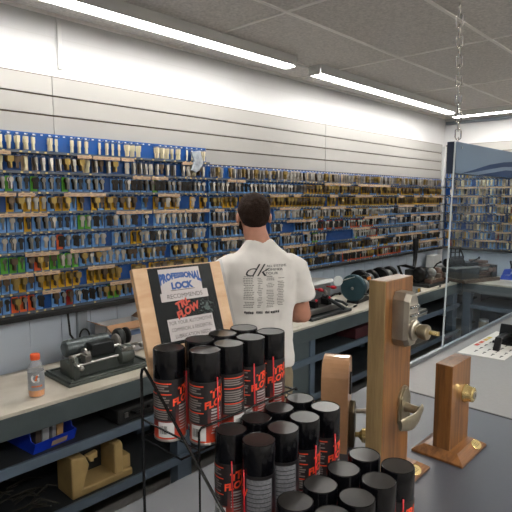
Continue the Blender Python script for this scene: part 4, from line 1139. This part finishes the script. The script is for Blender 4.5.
mb = MB(); mb.add([(.085,.010,.012),(.165,.010,.012),(.165,-.003,.040),(.085,-.003,.040)], [(0,1,2,3)]); mb.build('label_card', TAN, t)
for k, (x, y, w_, h_, c_) in enumerate(((.03,.05,.03,.10,'#4a4038'),(.07,.06,.035,.115,'#a9aaab'),(.115,.05,.02,.09,'#8e8f92'),(.145,.06,.035,.125,'#b08a5c'))):
    mb = MB(); mb.xf(Matrix.Rotation(.10, 4, 'X')); mb.box(0,w_,0,.13,.0,h_); o = mb.build('small_packet', mat('packet%d' % k, c_, .6), None, .002)
    o.location = Matrix.Rotation(.12, 4, 'Z') @ Vector((x, y, 0)) + Vector((.93, 2.255, .618)); o.rotation_euler = (0, 0, .12)
    tag(o, ['dark brown packet at the left end inside the blue bin', 'light grey packet inside the blue bin, between dark one and thin one', 'thin grey packet inside the blue bin beside the tan one', 'tan cardboard packet leaning at the right end of the blue bin'][k], 'packet', 'packets in the blue bin')
t = thing('tool_case', 'black tool case lying on the upper bench shelf under the old key machine', 'case', (1.36, 2.26, .6125), .05)
mb = MB(); mb.box(0,.30,0,.2,0,.075); mb.build('case_body', BLACKM, t, bev=.012)
mb = MB(); mb.tube([(.08,-.002,.05),(.09,-.03,.05),(.18,-.03,.05),(.19,-.002,.05)], .007, 8); mb.build('handle', BLACK, t)
mb = MB(); mb.box(.04,.06,-.006,.0,.03,.055); mb.build('latch', STEEL, t)
# tan cast frame on the lower shelf
t = thing('machine_stand', 'tan cast metal machine frame with open middle on the lower bench shelf', 'frame', (1.10, 2.26, .3175), .0)
TANM = mat('cast_tan', '#a58c5c', .5, var=.15, vscale=12)
mb = MB(); mb.prism([(0,0),(.34,0),(.34,.04),(.06,.04),(.075,.09),(.095,.15),(.075,.20),(.0,.21)], .0, .16, 'y'); mb.build('left_side', TANM, t, bev=.008)
mb = MB(); mb.prism([(.235,.035),(.285,.035),(.285,.19),(.27,.215),(.235,.20)], .0, .17, 'y'); mb.build('right_side', TANM, t, bev=.008)
mb = MB(); mb.box(.29,.34,.02,.14,.035,.11); mb.build('bracket', TANM, t, bev=.006)
mb = MB(); mb.box(.05,.30,.14,.17,.04,.20); mb.build('back_wall', IRON2, t, bev=.004)
mb = MB(); mb.prism([(.09,.185),(.15,.195),(.15,.16),(.13,.16),(.13,.145),(.11,.15)], .02, .05, 'y'); mb.build('hook_bracket', TANM, t, bev=.003)
# tangle of dark rods
mb = MB(); rnd = random.Random(33)
for k in range(46):
    x = rnd.uniform(.42, .95); y = rnd.uniform(2.25, 2.58); z = .3225+rnd.uniform(0, .10); a = rnd.uniform(-.7, .9); L = rnd.uniform(.10, .22)
    p = [(x, y, z), (x+L*.5*math.cos(a), y+L*.5*math.sin(a)*.5, z+rnd.uniform(-.002,.02)), (x+L*math.cos(a)*.9, y+L*math.sin(a)*.5, max(.322, z-rnd.uniform(0,.03)))]
    mb.tube(p, .0035, 5)
tag(mb.build('wire_scrap', mat('scrap_dark', '#34312b', .5, metal=.4)), 'tangled heap of dark wires and rods on the lower bench shelf at far left', 'wire heap', None, 'stuff')
# shelf goods right of the man
def stack(label, x, y, z, w, d, n, cols, nm='paper_stack', cat='papers'):
    mb = MB(); rnd = random.Random(int(x*100))
    for k in range(n):
        mb.mat(mat('pap_'+cols[k % len(cols)][1:], cols[k % len(cols)], .7)); ox, oy = rnd.uniform(-.02,.02), rnd.uniform(-.01,.02)
        mb.box(x+ox, x+w+ox, y+oy, y+d+oy, z+.009*k, z+.009*k+.008)
    tag(mb.build(nm), label, cat)
stack('pile of pale papers and leaflets on the upper shelf behind the keypad lock', 4.45, 2.25, .6125, .45, .22, 7, ['#b5b1a8', '#8e8c86', '#c4c2bc', '#6f7478'])
stack('flat grey folders on the lower shelf right of the tall oak post', 4.45, 2.25, .3175, .5, .22, 3, ['#6d6b66', '#55585b', '#7a746a'])
mb = MB(); mb.box(3.6, 3.9, 2.26, 2.46, .6125, .70); tag(mb.build('dark_box', mat('box_maroon', '#4a1f24', .6), bev=.004), 'dark maroon box on the upper shelf under the grinder', 'box')
t = thing('jar', 'beige jar with pale lid on the shelf under the end bench', 'jar', (5.86, 2.02, .2655))
mb = MB(); mb.lathe([(.05,0),(.055,.01),(.055,.13),(.045,.145)], (0,0,0), 'z', 20); mb.build('jar_body', mat('jar_beige', '#a39887', .5), t)
mb = MB(); mb.lathe([(.05,.145),(.05,.165),(.045,.168)], (0,0,0), 'z', 20); mb.build('lid', PEG, t)
t = thing('spray_bottle', 'red bottle on the shelf under the end bench beside the beige jar', 'bottle', (5.84, 1.84, .2655))
mb = MB(); mb.lathe([(.04,0),(.043,.01),(.043,.15),(.015,.19),(.015,.21)], (0,0,0), 'z', 20); mb.build('bottle_body', mat('bottle_red', '#a3242f', .4), t)
mb = MB(); mb.lathe([(.019,.21),(.019,.235)], (0,0,0), 'z', 14); mb.build('cap', BLACK, t)

# ------------------------------------------------------------------ camera, light, colour
cam = bpy.data.cameras.new('camera'); co = bpy.data.objects.new('camera', cam); C.objects.link(co)
cam.sensor_width = 36; cam.sensor_fit = 'HORIZONTAL'; cam.lens = 515/512*36; cam.clip_start = .02
co.location = (0, 0, CH)
A_ = math.radians(43.3363); pt = math.radians(6.4257)
co.rotation_euler = (PI/2-pt, 0, A_-PI/2)
sc = bpy.context.scene; sc.camera = co
w = bpy.data.worlds.new('world'); w.use_nodes = True; sc.world = w
w.node_tree.nodes['Background'].inputs[0].default_value = (.8, .85, 1, 1); w.node_tree.nodes['Background'].inputs[1].default_value = .3
sc.view_settings.view_transform = 'Standard'; sc.view_settings.look = 'None'; sc.view_settings.gamma = 1; sc.view_settings.use_curve_mapping = False
sc.view_settings.exposure = 0.28
